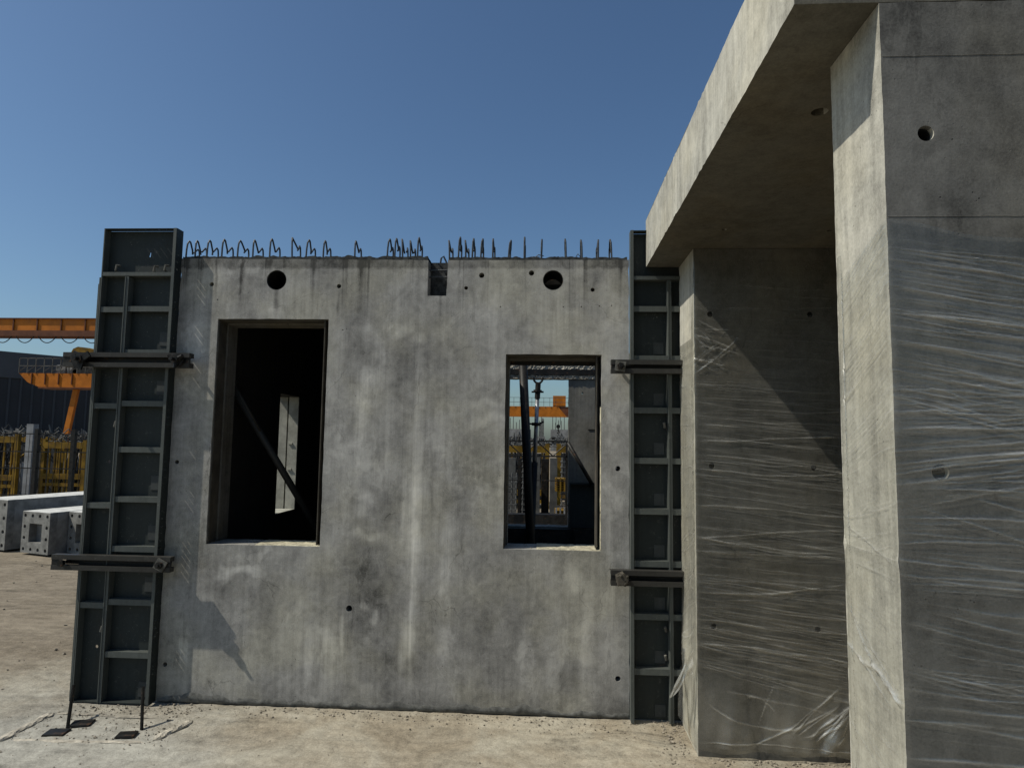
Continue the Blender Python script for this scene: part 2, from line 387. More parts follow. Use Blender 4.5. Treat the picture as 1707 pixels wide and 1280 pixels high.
def plate(outline, holes, w0, w1, axis='y', bm=None):
    """flat plate with real holes; outline in (x,z) for axis y, (x,y) for z, (y,z) for x"""
    bm = bm or bmesh.new()
    co = []; faces_in = []; edges = []
    for loop in [outline] + list(holes):
        s = len(co); co += [Vector(p) for p in loop]; k = len(loop)
        edges += [(s + i, s + (i + 1) % k) for i in range(k)]
    v, e, f, *_ = geometry.delaunay_2d_cdt(co, edges, [], 0, 1e-6)
    def inside(p, poly):
        c = False; j = len(poly) - 1
        for i in range(len(poly)):
            a, b = poly[i], poly[j]
            if (a[1] > p[1]) != (b[1] > p[1]) and p[0] < (b[0] - a[0]) * (p[1] - a[1]) / (b[1] - a[1]) + a[0]: c = not c
            j = i
        return c
    def to3(p, w):
        return {'y': (p[0], w, p[1]), 'z': (p[0], p[1], w), 'x': (w, p[0], p[1])}[axis]
    A = [bm.verts.new(to3(p, w0)) for p in v]; B = [bm.verts.new(to3(p, w1)) for p in v]
    cnt = {}
    for t in f:
        c = (sum(v[i].x for i in t) / 3, sum(v[i].y for i in t) / 3)
        if not inside(c, outline) or any(inside(c, h) for h in holes): continue
        bm.faces.new([A[i] for i in t]); bm.faces.new([B[i] for i in reversed(t)])
        for i in range(3):
            k = (t[i], t[(i + 1) % 3]); kk = tuple(sorted(k)); cnt[kk] = None if kk in cnt else k
    for k in cnt.values():
        if k: bm.faces.new((A[k[0]], A[k[1]], B[k[1]], B[k[0]]))
    for q in [q for q in bm.verts if not q.link_faces]: bm.verts.remove(q)
    return bm
def rect(x0, x1, z0, z1): return [(x0, z0), (x1, z0), (x1, z1), (x0, z1)]
def copy_tree(o, parent=None):
    c = o.copy(); COL.objects.link(c); c.parent = parent
    for ch in o.children: copy_tree(ch, c)
    return c

# ================================================================== SETTING
bm = bmesh.new()
box(bm, -600, 600, -300, 900, -.5, 0)
tag(build('ground', bm, M['ground']), kind='structure')

def relief(name, x0, x1, y0, y1, st, z0):
    nx = int((x1 - x0) / st); ny = int((y1 - y0) / st); rs_ = np.random.RandomState(3)
    X, Y = np.meshgrid(np.linspace(x0, x1, nx), np.linspace(y0, y1, ny), indexing='ij'); Z = np.zeros_like(X)
    def vn(sc, ang=0, str_=1):
        c_, s_ = math.cos(ang), math.sin(ang); U = (X * c_ + Y * s_) * sc + 50; V = (-X * s_ + Y * c_) * sc * str_ + 50
        g = rs_.rand(256, 256); i = np.floor(U).astype(int); j = np.floor(V).astype(int); fu = U - i; fv = V - j
        fu = fu * fu * (3 - 2 * fu); fv = fv * fv * (3 - 2 * fv); i %= 255; j %= 255
        return (g[i, j] * (1 - fu) + g[i + 1, j] * fu) * (1 - fv) + (g[i, j + 1] * (1 - fu) + g[i + 1, j + 1] * fu) * fv
    Z += .0030 * vn(2.2) + .0030 * vn(6) + .0028 * vn(15) + .0022 * vn(33) + .0020 * vn(61) * (vn(3) > .45) + .0022 * vn(4, .6, 7)
    crust = np.clip((vn(5) + .5 * vn(13) + .25 * vn(29) - .98) * 9, 0, 1); Z += .0035 * crust
    e = np.minimum(np.minimum(X - x0, x1 - X), np.minimum(Y - y0, y1 - Y)); k = np.clip(e / .25, 0, 1)
    Z = z0 + (Z - Z.mean()) * k
    Z[(e < .004)] = -.03
    co = np.stack([X, Y, Z], -1).reshape(-1, 3); idx = np.arange(nx * ny).reshape(nx, ny)
    q = np.stack([idx[:-1, :-1], idx[1:, :-1], idx[1:, 1:], idx[:-1, 1:]], -1).reshape(-1, 4)
    me = bpy.data.meshes.new(name); me.from_pydata(co.tolist(), [], q.tolist()); me.materials.append(M['ground'])
    for p in me.polygons: p.use_smooth = True
    o = bpy.data.objects.new(name, me); COL.objects.link(o); tag(o, kind='structure')
relief('yard_surface', -5.2, 1.9, 2.3, 5.2, .011, .0030)
# ================================================================== WINDOW WALL
WT = 2.725
wall = thing('precast_wall', (-.93, 4.1, 0), 'grey streaked concrete wall panel with two window openings and a row of rebar loops on top', 'wall')
out = [(-2.35, .012), (.4905, .012), (.4905, WT), (-.633, WT), (-.638, 2.498), (-.757, 2.498), (-.757, WT), (-2.35, WT + .012)]
out = jit(out, .035, .0016, 3, .004)
W1 = rect(-2.09, -1.377, .947, 2.347); W2 = rect(-.26, .324, .96, 2.135)
holes = [jit(W1, .04, .0014, 4, -.003), jit(W2, .04, .0014, 5, -.003), circ(-1.723, 2.597, .064), circ(.025, 2.598, .063)]
for (x, z, r) in ((-2.143, 2.569, .014), (-1.32, 2.558, .014), (-.419, 2.628, .017), (-.109, 2.643, .017), (-.515, 2.548, .012), (.269, 2.538, .013),
                  (-1.183, .586, .019), (.423, 1.448, .016), (.424, .231, .016), (-2.303, 1.444, .013), (-2.304, .225, .014),
                  (-.30, 2.43, .004), (.09, 2.43, .004), (.20, 2.432, .004), (.31, 2.436, .004), (.385, 2.44, .004), (-2.10, 2.47, .004), (-1.285, 2.28, .004), (-1.26, 2.285, .003)):
    holes.append(circ(x, z, r, 14))
build('wall_panel', plate(out, holes, 4.0, 4.22), M['wall'], wall)
# rough infill block set back in the top notch
bm = bmesh.new()
box(bm, -.752, -.64, 4.10, 4.215, 2.503, 2.735)
build('notch_infill', bm, M['rough'], wall)
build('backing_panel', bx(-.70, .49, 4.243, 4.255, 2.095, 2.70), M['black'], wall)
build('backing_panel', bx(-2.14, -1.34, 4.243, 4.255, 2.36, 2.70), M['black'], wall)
bm = bmesh.new()
for z in (2.628, 2.672): tube(bm, [(-.772, 4.05, z), (-.62, 4.05, z + .002)], .0055)
build('notch_rebar', bm, M['rebar'], wall)
# thin liners set back in the two openings
def liner(x0, x1, z0, z1, y0, y1, t):
    bm = bmesh.new()
    box(bm, x0 + .001, x0 + t, y0, y1, z0 + .002, z1 - .002); box(bm, x1 - t, x1 - .001, y0, y1, z0 + .002, z1 - .002)
    box(bm, x0 + t, x1 - t, y0, y1, z1 - t, z1 - .002)
    return bm
M['brown'] = mat_simple('dark_brown', (.060, .054, .043), .9, .35, 9, .5)  # dark brown; carries the jamb shade on the opening strips
build('reveal_shade_strip', liner(-2.089, -1.40, .952, 2.346, 4.012, 4.108, .007), M['brown'], wall)  # thin dark strip added to shade the window reveal
build('reveal_shade_strip', liner(-.259, .30, .965, 2.134, 4.012, 4.128, .006), M['brown'], wall)
build('reveal_shade_liner', liner(-2.088, -1.379, .95, 2.344, 4.11, 4.235, .016), M['liner'], wall)
build('reveal_shade_liner', liner(-.258, .322, .963, 2.132, 4.13, 4.24, .012), M['liner'], wall)
for hx, hz, hr in ((-1.723, 2.597, .0625), (.025, 2.598, .0615)):
    bm = bmesh.new(); n = 32; ra = []
    for rr_, yy_ in ((hr, 4.006), (hr, 4.215), (hr - .003, 4.215), (hr - .003, 4.006)):
        ra.append([bm.verts.new((hx + rr_ * math.cos(2 * math.pi * k / n), yy_, hz + rr_ * math.sin(2 * math.pi * k / n))) for k in range(n)])
    for A, B in zip(ra, ra[1:] + ra[:1]):
        for k in range(n): bm.faces.new((A[k], A[(k + 1) % n], B[(k + 1) % n], B[k]))
    build('pipe_sleeve', bm, M['black'], wall)
# rough keyed top
def lumpy_strip(x0, x1, y0, y1, zf, dx=.012, ny=7, amp=.012, seed=0, sides=True):
    bm = bmesh.new(); nx = int((x1 - x0) / dx); g = []
    for i in range(nx + 1):
        row = []
        for j in range(ny):
            x = x0 + (x1 - x0) * i / nx; y = y0 + (y1 - y0) * j / (ny - 1)
            q = Vector((x * 17, y * 17, seed)); z = zf + amp * (noise.noise(q) + .6 * noise.noise(q * 3.1))
            row.append(bm.verts.new((x + random.uniform(-.002, .002), y, z)))
        g.append(row)
    for i in range(nx):
        for j in range(ny - 1): bm.faces.new((g[i][j], g[i + 1][j], g[i + 1][j + 1], g[i][j + 1]))
    for side in (0, -1):
        lo = [bm.verts.new((r[side].co.x, r[side].co.y, zf - .05)) for r in g]
        for i in range(nx): bm.faces.new((g[i][side], lo[i], lo[i + 1], g[i + 1][side]))
    return bm
M['plaster'] = mat_simple('sunlit_plaster', (.40, .37, .27), .95, .35, 30, .8)  # yellowish plaster with sunlight lifted into its tone
build('sunlit_sill_mortar', lumpy_strip(-1.78, -1.38, 4.006, 4.20, .952, dx=.008, ny=14, amp=.004, seed=5), M['plaster'], wall, True)  # plaster skin; its paleness also carries the sun on the sill
build('sunlit_sill_mortar', lumpy_strip(-.06, .322, 4.006, 4.21, .965, dx=.008, ny=14, amp=.004, seed=6), M['plaster'], wall, True)
bm = bmesh.new(); g = []
for i in range(121):
    z = .966 + .85 * i / 120; n_ = .004 * noise.noise(Vector((z * 14, 0, 2))); cut = .012 if noise.noise(Vector((z * 19, 4, 4))) > .34 else 0
    g.append([bm.verts.new(p) for p in ((.3225, 4.004 + cut, z), (.318 + n_, 4.010 + cut, z), (.317 + n_ * .5, 4.06, z), (.316 + n_, 4.10 + n_ * 3, z), (.3225, 4.125, z))])
for a, b in zip(g, g[1:]):
    for k in range(4): bm.faces.new((a[k], b[k], b[k + 1], a[k + 1]))
build('sunlit_jamb_strip', bm, M['plaster'], wall, True)  # pale strip: sunlight on the jamb painted as colour
build('rough_top_edge', lumpy_strip(-2.345, -.762, 4.008, 4.21, WT + .026, seed=1), M['rough'], wall)
build('rough_top_edge', lumpy_strip(-.628, .482, 4.008, 4.21, WT + .020, seed=2), M['rough'], wall)
# crumbly grout along the foot of the wall
bm = bmesh.new(); nx = 420; prof = []
for i in range(nx + 1):
    x = -2.34 + 2.825 * i / nx
    h = .050 + .050 * noise.noise(Vector((x * 3.1, 0, 1))) + .022 * noise.noise(Vector((x * 12, 3, 1))) + .006 * noise.noise(Vector((x * 50, 3, 1)))
    h = max(.006, h); d = .002 + .011 * abs(noise.noise(Vector((x * 9, 7, 2))))
    prof.append([bm.verts.new((x, 4.003, h)), bm.verts.new((x, 4 - d * .45, h - .010)), bm.verts.new((x, 4 - d, h * .55)), bm.verts.new((x, 4 - d * .5, .010)), bm.verts.new((x, 4.01, .006))])
for a, b in zip(prof, prof[1:]):
    for k in range(4): bm.faces.new((a[k], b[k], b[k + 1], a[k + 1]))
build('grout_edge', bm, M['mortar_grey'], wall, True)
bm = bmesh.new(); prof = []
for i in range(200):   # broken plaster lip on both sills
    pass
for (x0, x1, z) in ((-2.085, -1.382, .947), (-.257, .32, .96)):
    for k in range(46):
        x = random.uniform(x0 + .2 * (x1 - x0), x1); y = random.uniform(4.02, 4.2); s = random.uniform(.002, .007)
        bmesh.ops.create_icosphere(bm, subdivisions=1, radius=s, matrix=Matrix.Translation((x, y, z + s * .4)) @ Matrix.Diagonal((1.3, 1, .6, 1)))
build('sill_crumbs', bm, M['debris'], wall)
LOOPX = [-2.345, -2.282, -2.206, -2.107, -2.004, -1.901, -1.791, -1.641, -1.555, -1.442, -1.236, -1.03, -.98, -.926, -.876, -.834,
         -.627, -.574, -.524, -.486, -.433, -.355, -.259, -.157, -.051, .106, .206, .304, .39]
for i, x in enumerate(LOOPX):
    rnd = random.Random(i * 3 + 1); h = .150 + rnd.uniform(-.012, .012); y0 = 4.035; y1 = 4.185 + rnd.uniform(-.012, .012); sw = rnd.uniform(-.014, .018); z0 = WT - .03
    tip = rnd.uniform(-.022, .022)
    bm = bmesh.new()
    tube(bm, [(x, y0, z0), (x + sw * .4, y0, WT + h * .6), (x + sw * .6, y0 + .004, WT + h * .85), (x + sw, y0 + .016, WT + h), (x + sw, y0 + .030, WT + h * .97),
              (x + sw * .8, y0 + .062, WT + h * .72 + tip), (x + sw * .5, y0 + .082 + tip, WT + h * .55 + tip)], .0055, 7)
    tube(bm, [(x, y1, z0), (x + sw * .3, y1, WT + h * .62), (x + sw * .3, y1 - .006, WT + h * .80), (x + sw * .3, y1 - .022, WT + h * .86), (x, y1 - .04, WT + h * .74), (x, y1 - .062, WT + h * .6)], .0055, 7)
    build('rebar_loop', bm, M['rebar'], wall)
for k in range(9):
    rnd = random.Random(k + 70); x = rnd.uniform(-2.3, .4); y = rnd.uniform(4.03, 4.18)
    if -.78 < x < -.6: continue
    bm = bmesh.new(); a = rnd.uniform(-.8, .8); L = rnd.uniform(.04, .10)
    tube(bm, [(x, y, WT + .02), (x + L * .5 * math.cos(a), y, WT + .04 + .02 * rnd.random()), (x + L * math.cos(a), y + .01, WT + .028 + .03 * rnd.random())], .003, 5)
    build('tie_wire', bm, M['rebar'], wall)
for x, y in ((-.684, 4.12), (.175, 4.15), (-2.33, 4.14)):
    bm = bmesh.new(); tube(bm, [(x - .02, y, WT - .02), (x - .012, y, WT + .045), (x + .004, y, WT + .058), (x + .022, y, WT + .02), (x + .035, y, WT - .02)], .006, 7)
    build('bent_rebar_stub', bm, M['rebar'], wall)

# ================================================================== ROOM BEHIND THE WALL
sw_ = thing('side_wall', (-2.25, 5.9, 0), 'dark inner side wall with a narrow sunlit opening, seen through the left window', 'wall')
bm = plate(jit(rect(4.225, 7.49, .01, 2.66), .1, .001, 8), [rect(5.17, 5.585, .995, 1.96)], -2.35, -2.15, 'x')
build('wall_panel', bm, M['darkroom'], sw_)
bm = bmesh.new(); box(bm, -2.349, -2.25, 5.571, 5.584, 1.0, 1.957); box(bm, -2.235, -2.151, 5.565, 5.584, 1.0, 1.957)
for z in (1.55, 1.33): box(bm, -2.225, -2.19, 5.555, 5.5652, z, z + .012)
build('jamb_lining', bm, M['lining'], sw_)
build('opening_sill', bx(-2.349, -2.148, 5.172, 5.564, .9955, 1.003), M['lining'], sw_)
pw = thing('partition_wall', (-.80, 5.9, 0), 'partition wall between the two rooms, left of the right-hand window view', 'wall')
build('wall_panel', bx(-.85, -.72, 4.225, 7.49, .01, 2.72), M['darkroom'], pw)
rs = thing('roof_slab', (-1.5, 5.9, 2.5), 'dark ceiling slab over the left room behind the tall window', 'slab')
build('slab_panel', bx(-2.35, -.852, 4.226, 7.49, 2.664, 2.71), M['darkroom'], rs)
bw = thing('rear_wall', (.2, 7.6, 0), 'grey rear wall panel with broken concrete lintel, seen through the right-hand window', 'wall')
bm = plate(jit(rect(-2.35, 2.1, .01, 2.62), .1, .001, 9), [jit(rect(-.62, .238, .655, 2.325), .03, .003, 10, .008), circ(.393, 2.163, .011, 12)], 7.5, 7.68)
build('wall_panel', bm, M['inner'], bw)
for (z0, z1) in ((2.322, 2.362), (2.43, 2.502)):
    bm = bmesh.new(); nx, nz = 110, 6; g = []
    for i in range(nx + 1):
        g.append([bm.verts.new((-.70 + 1.4 * i / nx, 7.480 + .010 * noise.noise(Vector((i * .5, j * .9, z0 * 9))) + random.uniform(-.006, .006), z0 + (z1 - z0) * j / nz + random.uniform(-.003, .003))) for j in range(nz + 1)])
    for i in range(nx):
        for j in range(nz): bm.faces.new((g[i][j], g[i + 1][j], g[i + 1][j + 1], g[i][j + 1]))
    lo = [bm.verts.new((r[0].co.x, 7.5, r[0].co.z)) for r in g]; hi = [bm.verts.new((r[-1].co.x, 7.5, r[-1].co.z)) for r in g]
    for i in range(nx):
        bm.faces.new((g[i][0], lo[i], lo[i + 1], g[i + 1][0])); bm.faces.new((g[i][-1], hi[i], hi[i + 1], g[i + 1][-1]))
    build('broken_edge', bm, M['slurry'], bw)  # pale tone stands in for sunlight on the broken concrete
build('lintel_channel', bx(-.7, .8, 7.470, 7.497, 2.364, 2.428), M['black'], bw)
build('lintel_channel', bx(-.7, .8, 7.470, 7.497, 2.504, 2.60), M['black'], bw)
build('embedded_strip', bx(.46, .62, 7.494, 7.505, 1.742, 1.752), M['black'], bw)
low = thing('formwork_panel', (.2, 7.3, 0), 'low black panel added as the shade below the rear wall opening', 'formwork panel', 'steel formwork panels')  # black panel added where the rear wall is only in shade
build('face_sheet', bx(-.70, 1.5, 7.32, 7.335, .01, .655), M['black'], low)  # black sheet of the added panel, stands in for shade
for x in (-.70, -.2, .3, .8, 1.45): build('stiffener', bx(x, x + .04, 7.26, 7.319, .01, .653), M['black'], low)
hi_ = thing('formwork_panel', (.9, 7.4, 0), 'taller black steel panel leaning at right of the rear opening, under the grey concrete', 'formwork panel', 'steel formwork panels')
build('face_sheet', bx(.245, 1.5, 7.42, 7.43, .66, 1.155), M['steel'], hi_)
bm = bmesh.new(); box(bm, .245, 1.5, 7.37, 7.419, 1.135, 1.155); box(bm, .245, .262, 7.37, 7.419, .66, 1.134)
build('edge_rail', bm, M['steel'], hi_)

def prop(name, label, a, b, r, head=False, mat='black', group='steel props bracing the room'):
    a, b = Vector(a), Vector(b)
    t = thing(name, tuple(a), label, 'prop', group)
    d = (b - a)
    bm = bmesh.new(); tube(bm, [a, a + d * (.62 if head else 1.0)], r, 14); build('outer_tube', bm, M[mat], t, True)
    bm = bmesh.new(); tube(bm, [a - Vector((0, 0, .004)), a + d.normalized() * .012], r * 2.2, 14); build('foot_plate', bm, M[mat], t)
    if head:
        bm = bmesh.new(); tube(bm, [a + d * .60, a + d * .90], r * .68, 12); build('screw_rod', bm, M['galv'], t, True)
        bm = bmesh.new(); p = a + d * .78
        tube(bm, [p, p + d.normalized() * .03], r * 1.5, 10)
        for s in (-1, 1): tube(bm, [p + Vector((s * .02, 0, .015)), p + Vector((s * .075, 0, .03 + .01 * s))], .009, 6)
        build('wing_nut', bm, M['black'], t); bm = bmesh.new()
        q = a + d * .93; tube(bm, [q, q + d.normalized() * .02], r * 1.4, 10)
        for s in (-1, 1): tube(bm, [q, q + Vector((s * .06, 0, .0))], .009, 6)
        build('wing_nut', bm, M['black'], t)
        bm = bmesh.new(); c = b + Vector((0, 0, -.02)); tube(bm, [c + Vector((.045 * math.cos(k), 0, .05 * math.sin(k))) for k in [math.pi * (.05 - i * 1.1 / 10) for i in range(11)]], .011, 7)
        tube(bm, [a + d * .90, c + Vector((0, 0, -.05))], r * .9, 10)
        build('fork_head', bm, M['black'], t)
    return t
prop('steel_prop', 'thick black steel prop standing in the right-hand window view', (-.105, 6.0, .02), (-.238, 6.0, 2.42), .040)
prop('steel_prop', 'thin adjustable prop with bright screw rod and fork head in the right-hand window view', (-.165, 6.5, .02), (-.098, 6.5, 2.25), .030, True)
prop('steel_prop', 'dark slanting prop crossing the tall left window from upper left', (-2.14, 4.32, 1.955), (-1.58, 4.75, .83), .024, mat='waler')
prop('steel_prop', 'thin dark rod above the slanting prop in the tall left window', (-2.145, 4.30, 2.01), (-1.97, 4.42, 1.65), .008, mat='waler')
prop('steel_prop', 'short dark brace leaning against the grey rear wall in the right-hand window view', (.505, 7.36, 1.13), (.225, 7.36, 1.60), .022)

# ================================================================== STEEL FORMWORK BESIDE THE WALL
def perforated_rail(x0, x1, y0, y1, z0, z1, zs):
    """upright flange, thin in X, with slots the sun shines through"""
    hs = []
    for z in zs:
        for k in (-1, 0, 1):
            zc = z + k * .046; y = 3.957
            hs.append([(y - .009, zc - .0045), (y + .009, zc - .0045), (y + .009, zc + .0045), (y - .009, zc + .0045)])
    return plate(rect(y0, y1, z0, z1), hs, x0, x1, 'x')
def waler(parent, x0, x1, z0, z1, yf, nuts, plates, cap_left=True):
    w = build('waler', (lambda b: (box(b, x0, x1, yf, 3.934, z1 - .028, z1), box(b, x0, x1, yf, 3.934, z0, z0 + .028), b)[-1])(bmesh.new()), M['waler'], parent)
    bm = bmesh.new()
    box(bm, x0 + .06, x1 - .05, yf + .048, yf + .052, z0 + .0285, z1 - .0285)
    build('web', bm, M['black'], w)
    for xe in (x0, x1):
        s = 1 if xe == x0 else -1
        build('end_cleat', bx(min(xe, xe + s * .05), max(xe, xe + s * .05), yf + .004, yf + .018, z0 + .0285, z1 - .0285), M['black'], w)
    zc = (z0 + z1) / 2
    for (x, rod) in nuts:
        bm = bmesh.new()
        tube(bm, [(x, 3.99, zc), (x, yf - rod, zc)], .011, 10)
        tube(bm, [(x, yf - .004, zc), (x, yf - .020, zc)], .040, 18)
        for a in (.5, 2.6, 4.7):
            d = Vector((math.cos(a), 0, math.sin(a)))
            tube(bm, [Vector((x, yf - .024, zc)) + d * .008, Vector((x, yf - .038, zc)) + d * .052], [.017, .010], 8)
        tube(bm, [(x, yf - .020, zc), (x, yf - .052, zc)], .022, 6)
        build('wing_nut', bm, M['black'], w)
    for (x, a, s, rod) in plates:
        mt = Matrix.Translation((x, yf - .008, zc)) @ Matrix.Rotation(R(a), 4, 'Y')
        build('washer_plate', bx(-s, s, -.005, .005, -s, s, mtx=mt), M['plate'], w)
        bm = bmesh.new(); tube(bm, [(x, 3.99, zc), (x, yf - rod, zc)], .010, 10); tube(bm, [(x, yf - .013, zc), (x, yf - .034, zc)], .021, 6)
        build('tie_rod', bm, M['black'], w)
    return w
def streak_marks(parent, pts):
    pass

fl = thing('formwork_panel', (-2.58, 3.97, 0), 'tall dark steel formwork panel with ribs and two walers, left of the concrete wall', 'formwork panel', 'steel formwork panels')
XL, XR, YF, YB = -2.832, -2.352, 3.938, 3.992
LZ = 2.608
build('face_sheet', plate(rect(XL + .006, XR - .003, .012, 2.911), [circ(-2.735, 1.02 + .42, .010, 12), circ(-2.735, .32, .010, 12), [(-2.562, 2.745), (-2.552, 2.742), (-2.549, 2.77), (-2.556, 2.775)], [(-2.692, 2.475), (-2.672, 2.475), (-2.672, 2.505), (-2.684, 2.497)]], YB, YB + .006), M['steel'], fl)
build('side_rail', perforated_rail(XR - .0025, XR, YF, 4.008, .010, 2.915, (2.70, 2.40, 2.17, 1.72, 1.40, 1.10, .97, .70, .45, .23)), M['steel'], fl)
bm = bmesh.new(); box(bm, XL - .012, XL - .004, YF + .002, YB + .05, .008, LZ - .01); box(bm, XL, XL + .006, YF, YB + .006, .010, 2.915); box(bm, XL - .03, XL - .012, YF + .02, YB + .05, .008, 2.56)
build('side_rail', bm, M['rib'], fl)
hs = [[(x, 3.950), (x + .006, 3.950), (x + .006, 3.966), (x, 3.966)] for x in [XL + .16 + .046 * k for k in range(6)]]
build('top_rail', plate(rect(XL + .006, XR - .006, YF, YB - .001), hs, 2.912, 2.915, 'z'), M['steel'], fl)
build('edge_flange', bx(XR - .022, XR - .003, YF - .0045, YF - .0005, .010, 2.915), M['rib'], fl)
build('middle_stile', (lambda b: (box(b, -2.672, -2.650, YF, YB - .001, .012, LZ - .005), box(b, -2.672, -2.666, YF - .004, YF - .0005, .012, LZ - .005), b)[-1])(bmesh.new()), M['rib'], fl)
build('rib', bx(XL + .007, XR - .023, YF + .001, YB - .001, LZ, LZ + .024), M['rib'], fl)
def rib(parent, x0, x1, z, mat='rib', h=.034, dy=.012):
    b = bmesh.new(); box(b, x0, x1, YF + dy, YB - .001, z - .004, z); box(b, x0, x1, YF + dy - .006, YF + dy - .0005, z - h, z)
    return build('rib', b, M[mat], parent)
for z in (2.415, 2.140, 1.819, 1.534, 1.231, .932, .616, .308): rib(fl, -2.649, XR - .0235, z)
for z in (2.410, 1.802, 1.191, .593): rib(fl, XL + .007, -2.673, z)
build('bottom_rail', bx(XL + .007, XR - .0235, YF + .002, YB - .001, .011, .017), M['steel'], fl)
for z in (2.170, 1.86, 1.27, .965, .655, .335 - .3): 
    build('label_plate', bx(-2.455, -2.375, YB - .0035, YB - .0012, z, z + .088), M['label'], fl)
for (x, z) in ((-2.75, LZ + .05), (-2.50, LZ + .045), (-2.43, LZ + .05)):
    bm = bmesh.new(); tube(bm, [(x, YB, z - .02), (x, YB - .04, z - .01), (x + .01, YB - .045, z + .02), (x + .015, YB - .02, z + .022)], .007, 7); build('clip', bm, M['plate'], fl)
for z in (1.66, .42):
    bm = bmesh.new(); tube(bm, [(-2.70, YB, z), (-2.695, YB - .03, z), (-2.685, YB - .035, z + .03)], .008, 7)
    build('clip', bm, M['plate'], fl)
waler(fl, -3.00, -2.195, 2.022, 2.112, 3.880, [(-2.262, .09)], [], True)
wl = [c for c in fl.children if c.name.startswith('waler')][0]
bm = bmesh.new()
for k, (x, z) in enumerate(((-2.885, 2.085), (-2.90, 2.05), (-2.86, 2.045), (-2.84, 2.075))):
    mt = Matrix.Translation((x, 3.862 - .006 * k, z)) @ Matrix.Rotation(R(25 + 40 * k), 4, 'Y')
    box(bm, -.042, .042, -.006, .006, -.018, .018, mtx=mt)
tube(bm, [(-2.87, 3.99, 2.067), (-2.87, 3.80, 2.067)], .012, 10); tube(bm, [(-2.87, 3.862, 2.067), (-2.87, 3.83, 2.067)], .026, 6)
build('wedge_clamp', bm, M['black'], wl)
waler(fl, -2.985, -2.245, .792, .882, 3.888, [], [(-2.300, 28, .032, .05), (-2.905, 0, .014, .012)])
fr = thing('formwork_panel', (.72, 3.97, 0), 'dark steel formwork panel with ribs, between the concrete wall and the wrapped unit', 'formwork panel', 'steel formwork panels')
x0, x1 = .492, 1.0
build('face_sheet', bx(x0 + .006, x1 - .006, YB, YB + .006, .012, 2.885), M['steel'], fr)
for xx in (x0, x1 - .006): build('side_rail', bx(xx, xx + .006, YF, YB + .006, .010, 2.892), M['rib'], fr)
build('edge_flange', bx(x0 + .0065, x0 + .018, YF - .0045, YF - .0005, .010, 2.892), M['rib'], fr)
build('top_rail', bx(x0 + .0065, x1 - .0065, YF + .001, YB - .001, 2.886, 2.892), M['steel'], fr)
build('middle_stile', (lambda b: (box(b, .713, .735, YF, YB - .001, .012, LZ - .025), box(b, .713, .719, YF - .004, YF - .0005, .012, LZ - .025), b)[-1])(bmesh.new()), M['rib'], fr)
build('rib', bx(x0 + .019, x1 - .007, YF + .001, YB - .001, LZ - .022, LZ), M['rib'], fr)
for z in (2.425, 2.125, 1.813, 1.515, 1.220, .918, .618, .310):
    rib(fr, x0 + .019, .712, z); rib(fr, .736, x1 - .007, z)
for z in (2.14, 1.83, 1.535, 1.235, .935, .635, .33, .03): build('label_plate', bx(.635, .695, YB - .0035, YB - .0012, z, z + .07), M['label'], fr)
for z in (1.70, .52, .36):
    bm = bmesh.new(); tube(bm, [(.70, YB, z), (.697, YB - .03, z), (.69, YB - .036, z + .025)], .008, 7)
    build('clip', bm, M['plate'], fr)
w = waler(fr, .372, 1.02, 2.012, 2.092, 3.885, [], [(.425, 8, .030, .05)])
w2 = waler(fr, .372, 1.02, .785, .872, 3.885, [], [])
bm = bmesh.new(); tube(bm, [(.43, 3.885, .83), (.43, 3.80, .835)], [.040, .036], 5)
for k in range(26):
    v = Vector((.43 + random.uniform(-.03, .03), 3.80 + random.uniform(-.008, .05), .83 + random.uniform(-.035, .035)))
    bmesh.ops.create_icosphere(bm, subdivisions=1, radius=random.uniform(.005, .010), matrix=Matrix.Translation(v))
build('crusted_nut', bm, M['brown'], w2)

# ================================================================== C-SHAPED UNIT ON THE RIGHT
cu = thing('precast_frame_unit', (1.8, 2.75, 0), 'large concrete unit at right: overhanging top slab on two upright walls', 'precast unit')
hole_n = [circ(.887, 2.34, .019, 24), circ(.888, 1.545, .019, 24)]
for x, z in ((1.40, 2.34), (1.40, 1.545), (.888, .75)): hole_n.append(circ(x, z, .019, 20))
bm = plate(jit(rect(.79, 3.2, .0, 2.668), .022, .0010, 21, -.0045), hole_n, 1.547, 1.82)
sunlit_faces(build('near_wall', bm, M['frame'], cu), M['edge'])
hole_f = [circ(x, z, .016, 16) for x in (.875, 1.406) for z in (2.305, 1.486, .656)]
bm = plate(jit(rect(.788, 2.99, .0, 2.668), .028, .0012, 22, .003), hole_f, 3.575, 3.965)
sunlit_faces(build('far_wall', bm, M['frame_far'], cu), M['edge'])
def dark_tube(x, z, r, y0, y1):
    bm = bmesh.new(); n = 20; ra = []
    for rr_, yy_ in ((r, y0), (r, y1), (r - .003, y1), (r - .003, y0)): ra.append([bm.verts.new((x + rr_ * math.cos(2 * math.pi * k / n), yy_, z + rr_ * math.sin(2 * math.pi * k / n))) for k in range(n)])
    for A, B in zip(ra, ra[1:] + ra[:1]):
        for k in range(n): bm.faces.new((A[k], A[(k + 1) % n], B[(k + 1) % n], B[k]))
    build('hole_dark_tube', bm, M['hole'], cu)  # black tube added so the hole stays dark in the sun
for x, z in ((.887, 2.34), (.888, 1.545), (1.40, 2.34), (1.40, 1.545), (.888, .75)): dark_tube(x, z, .0186, 1.562, 1.80)
for x in (.875, 1.406):
    for z in (2.305, 1.486, .656): dark_tube(x, z, .0156, 3.580, 3.95)
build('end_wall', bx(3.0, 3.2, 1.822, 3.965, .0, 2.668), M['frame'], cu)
sl = [(.590, 1.547), (3.2, 1.547), (3.2, 3.968), (.590, 3.968)]
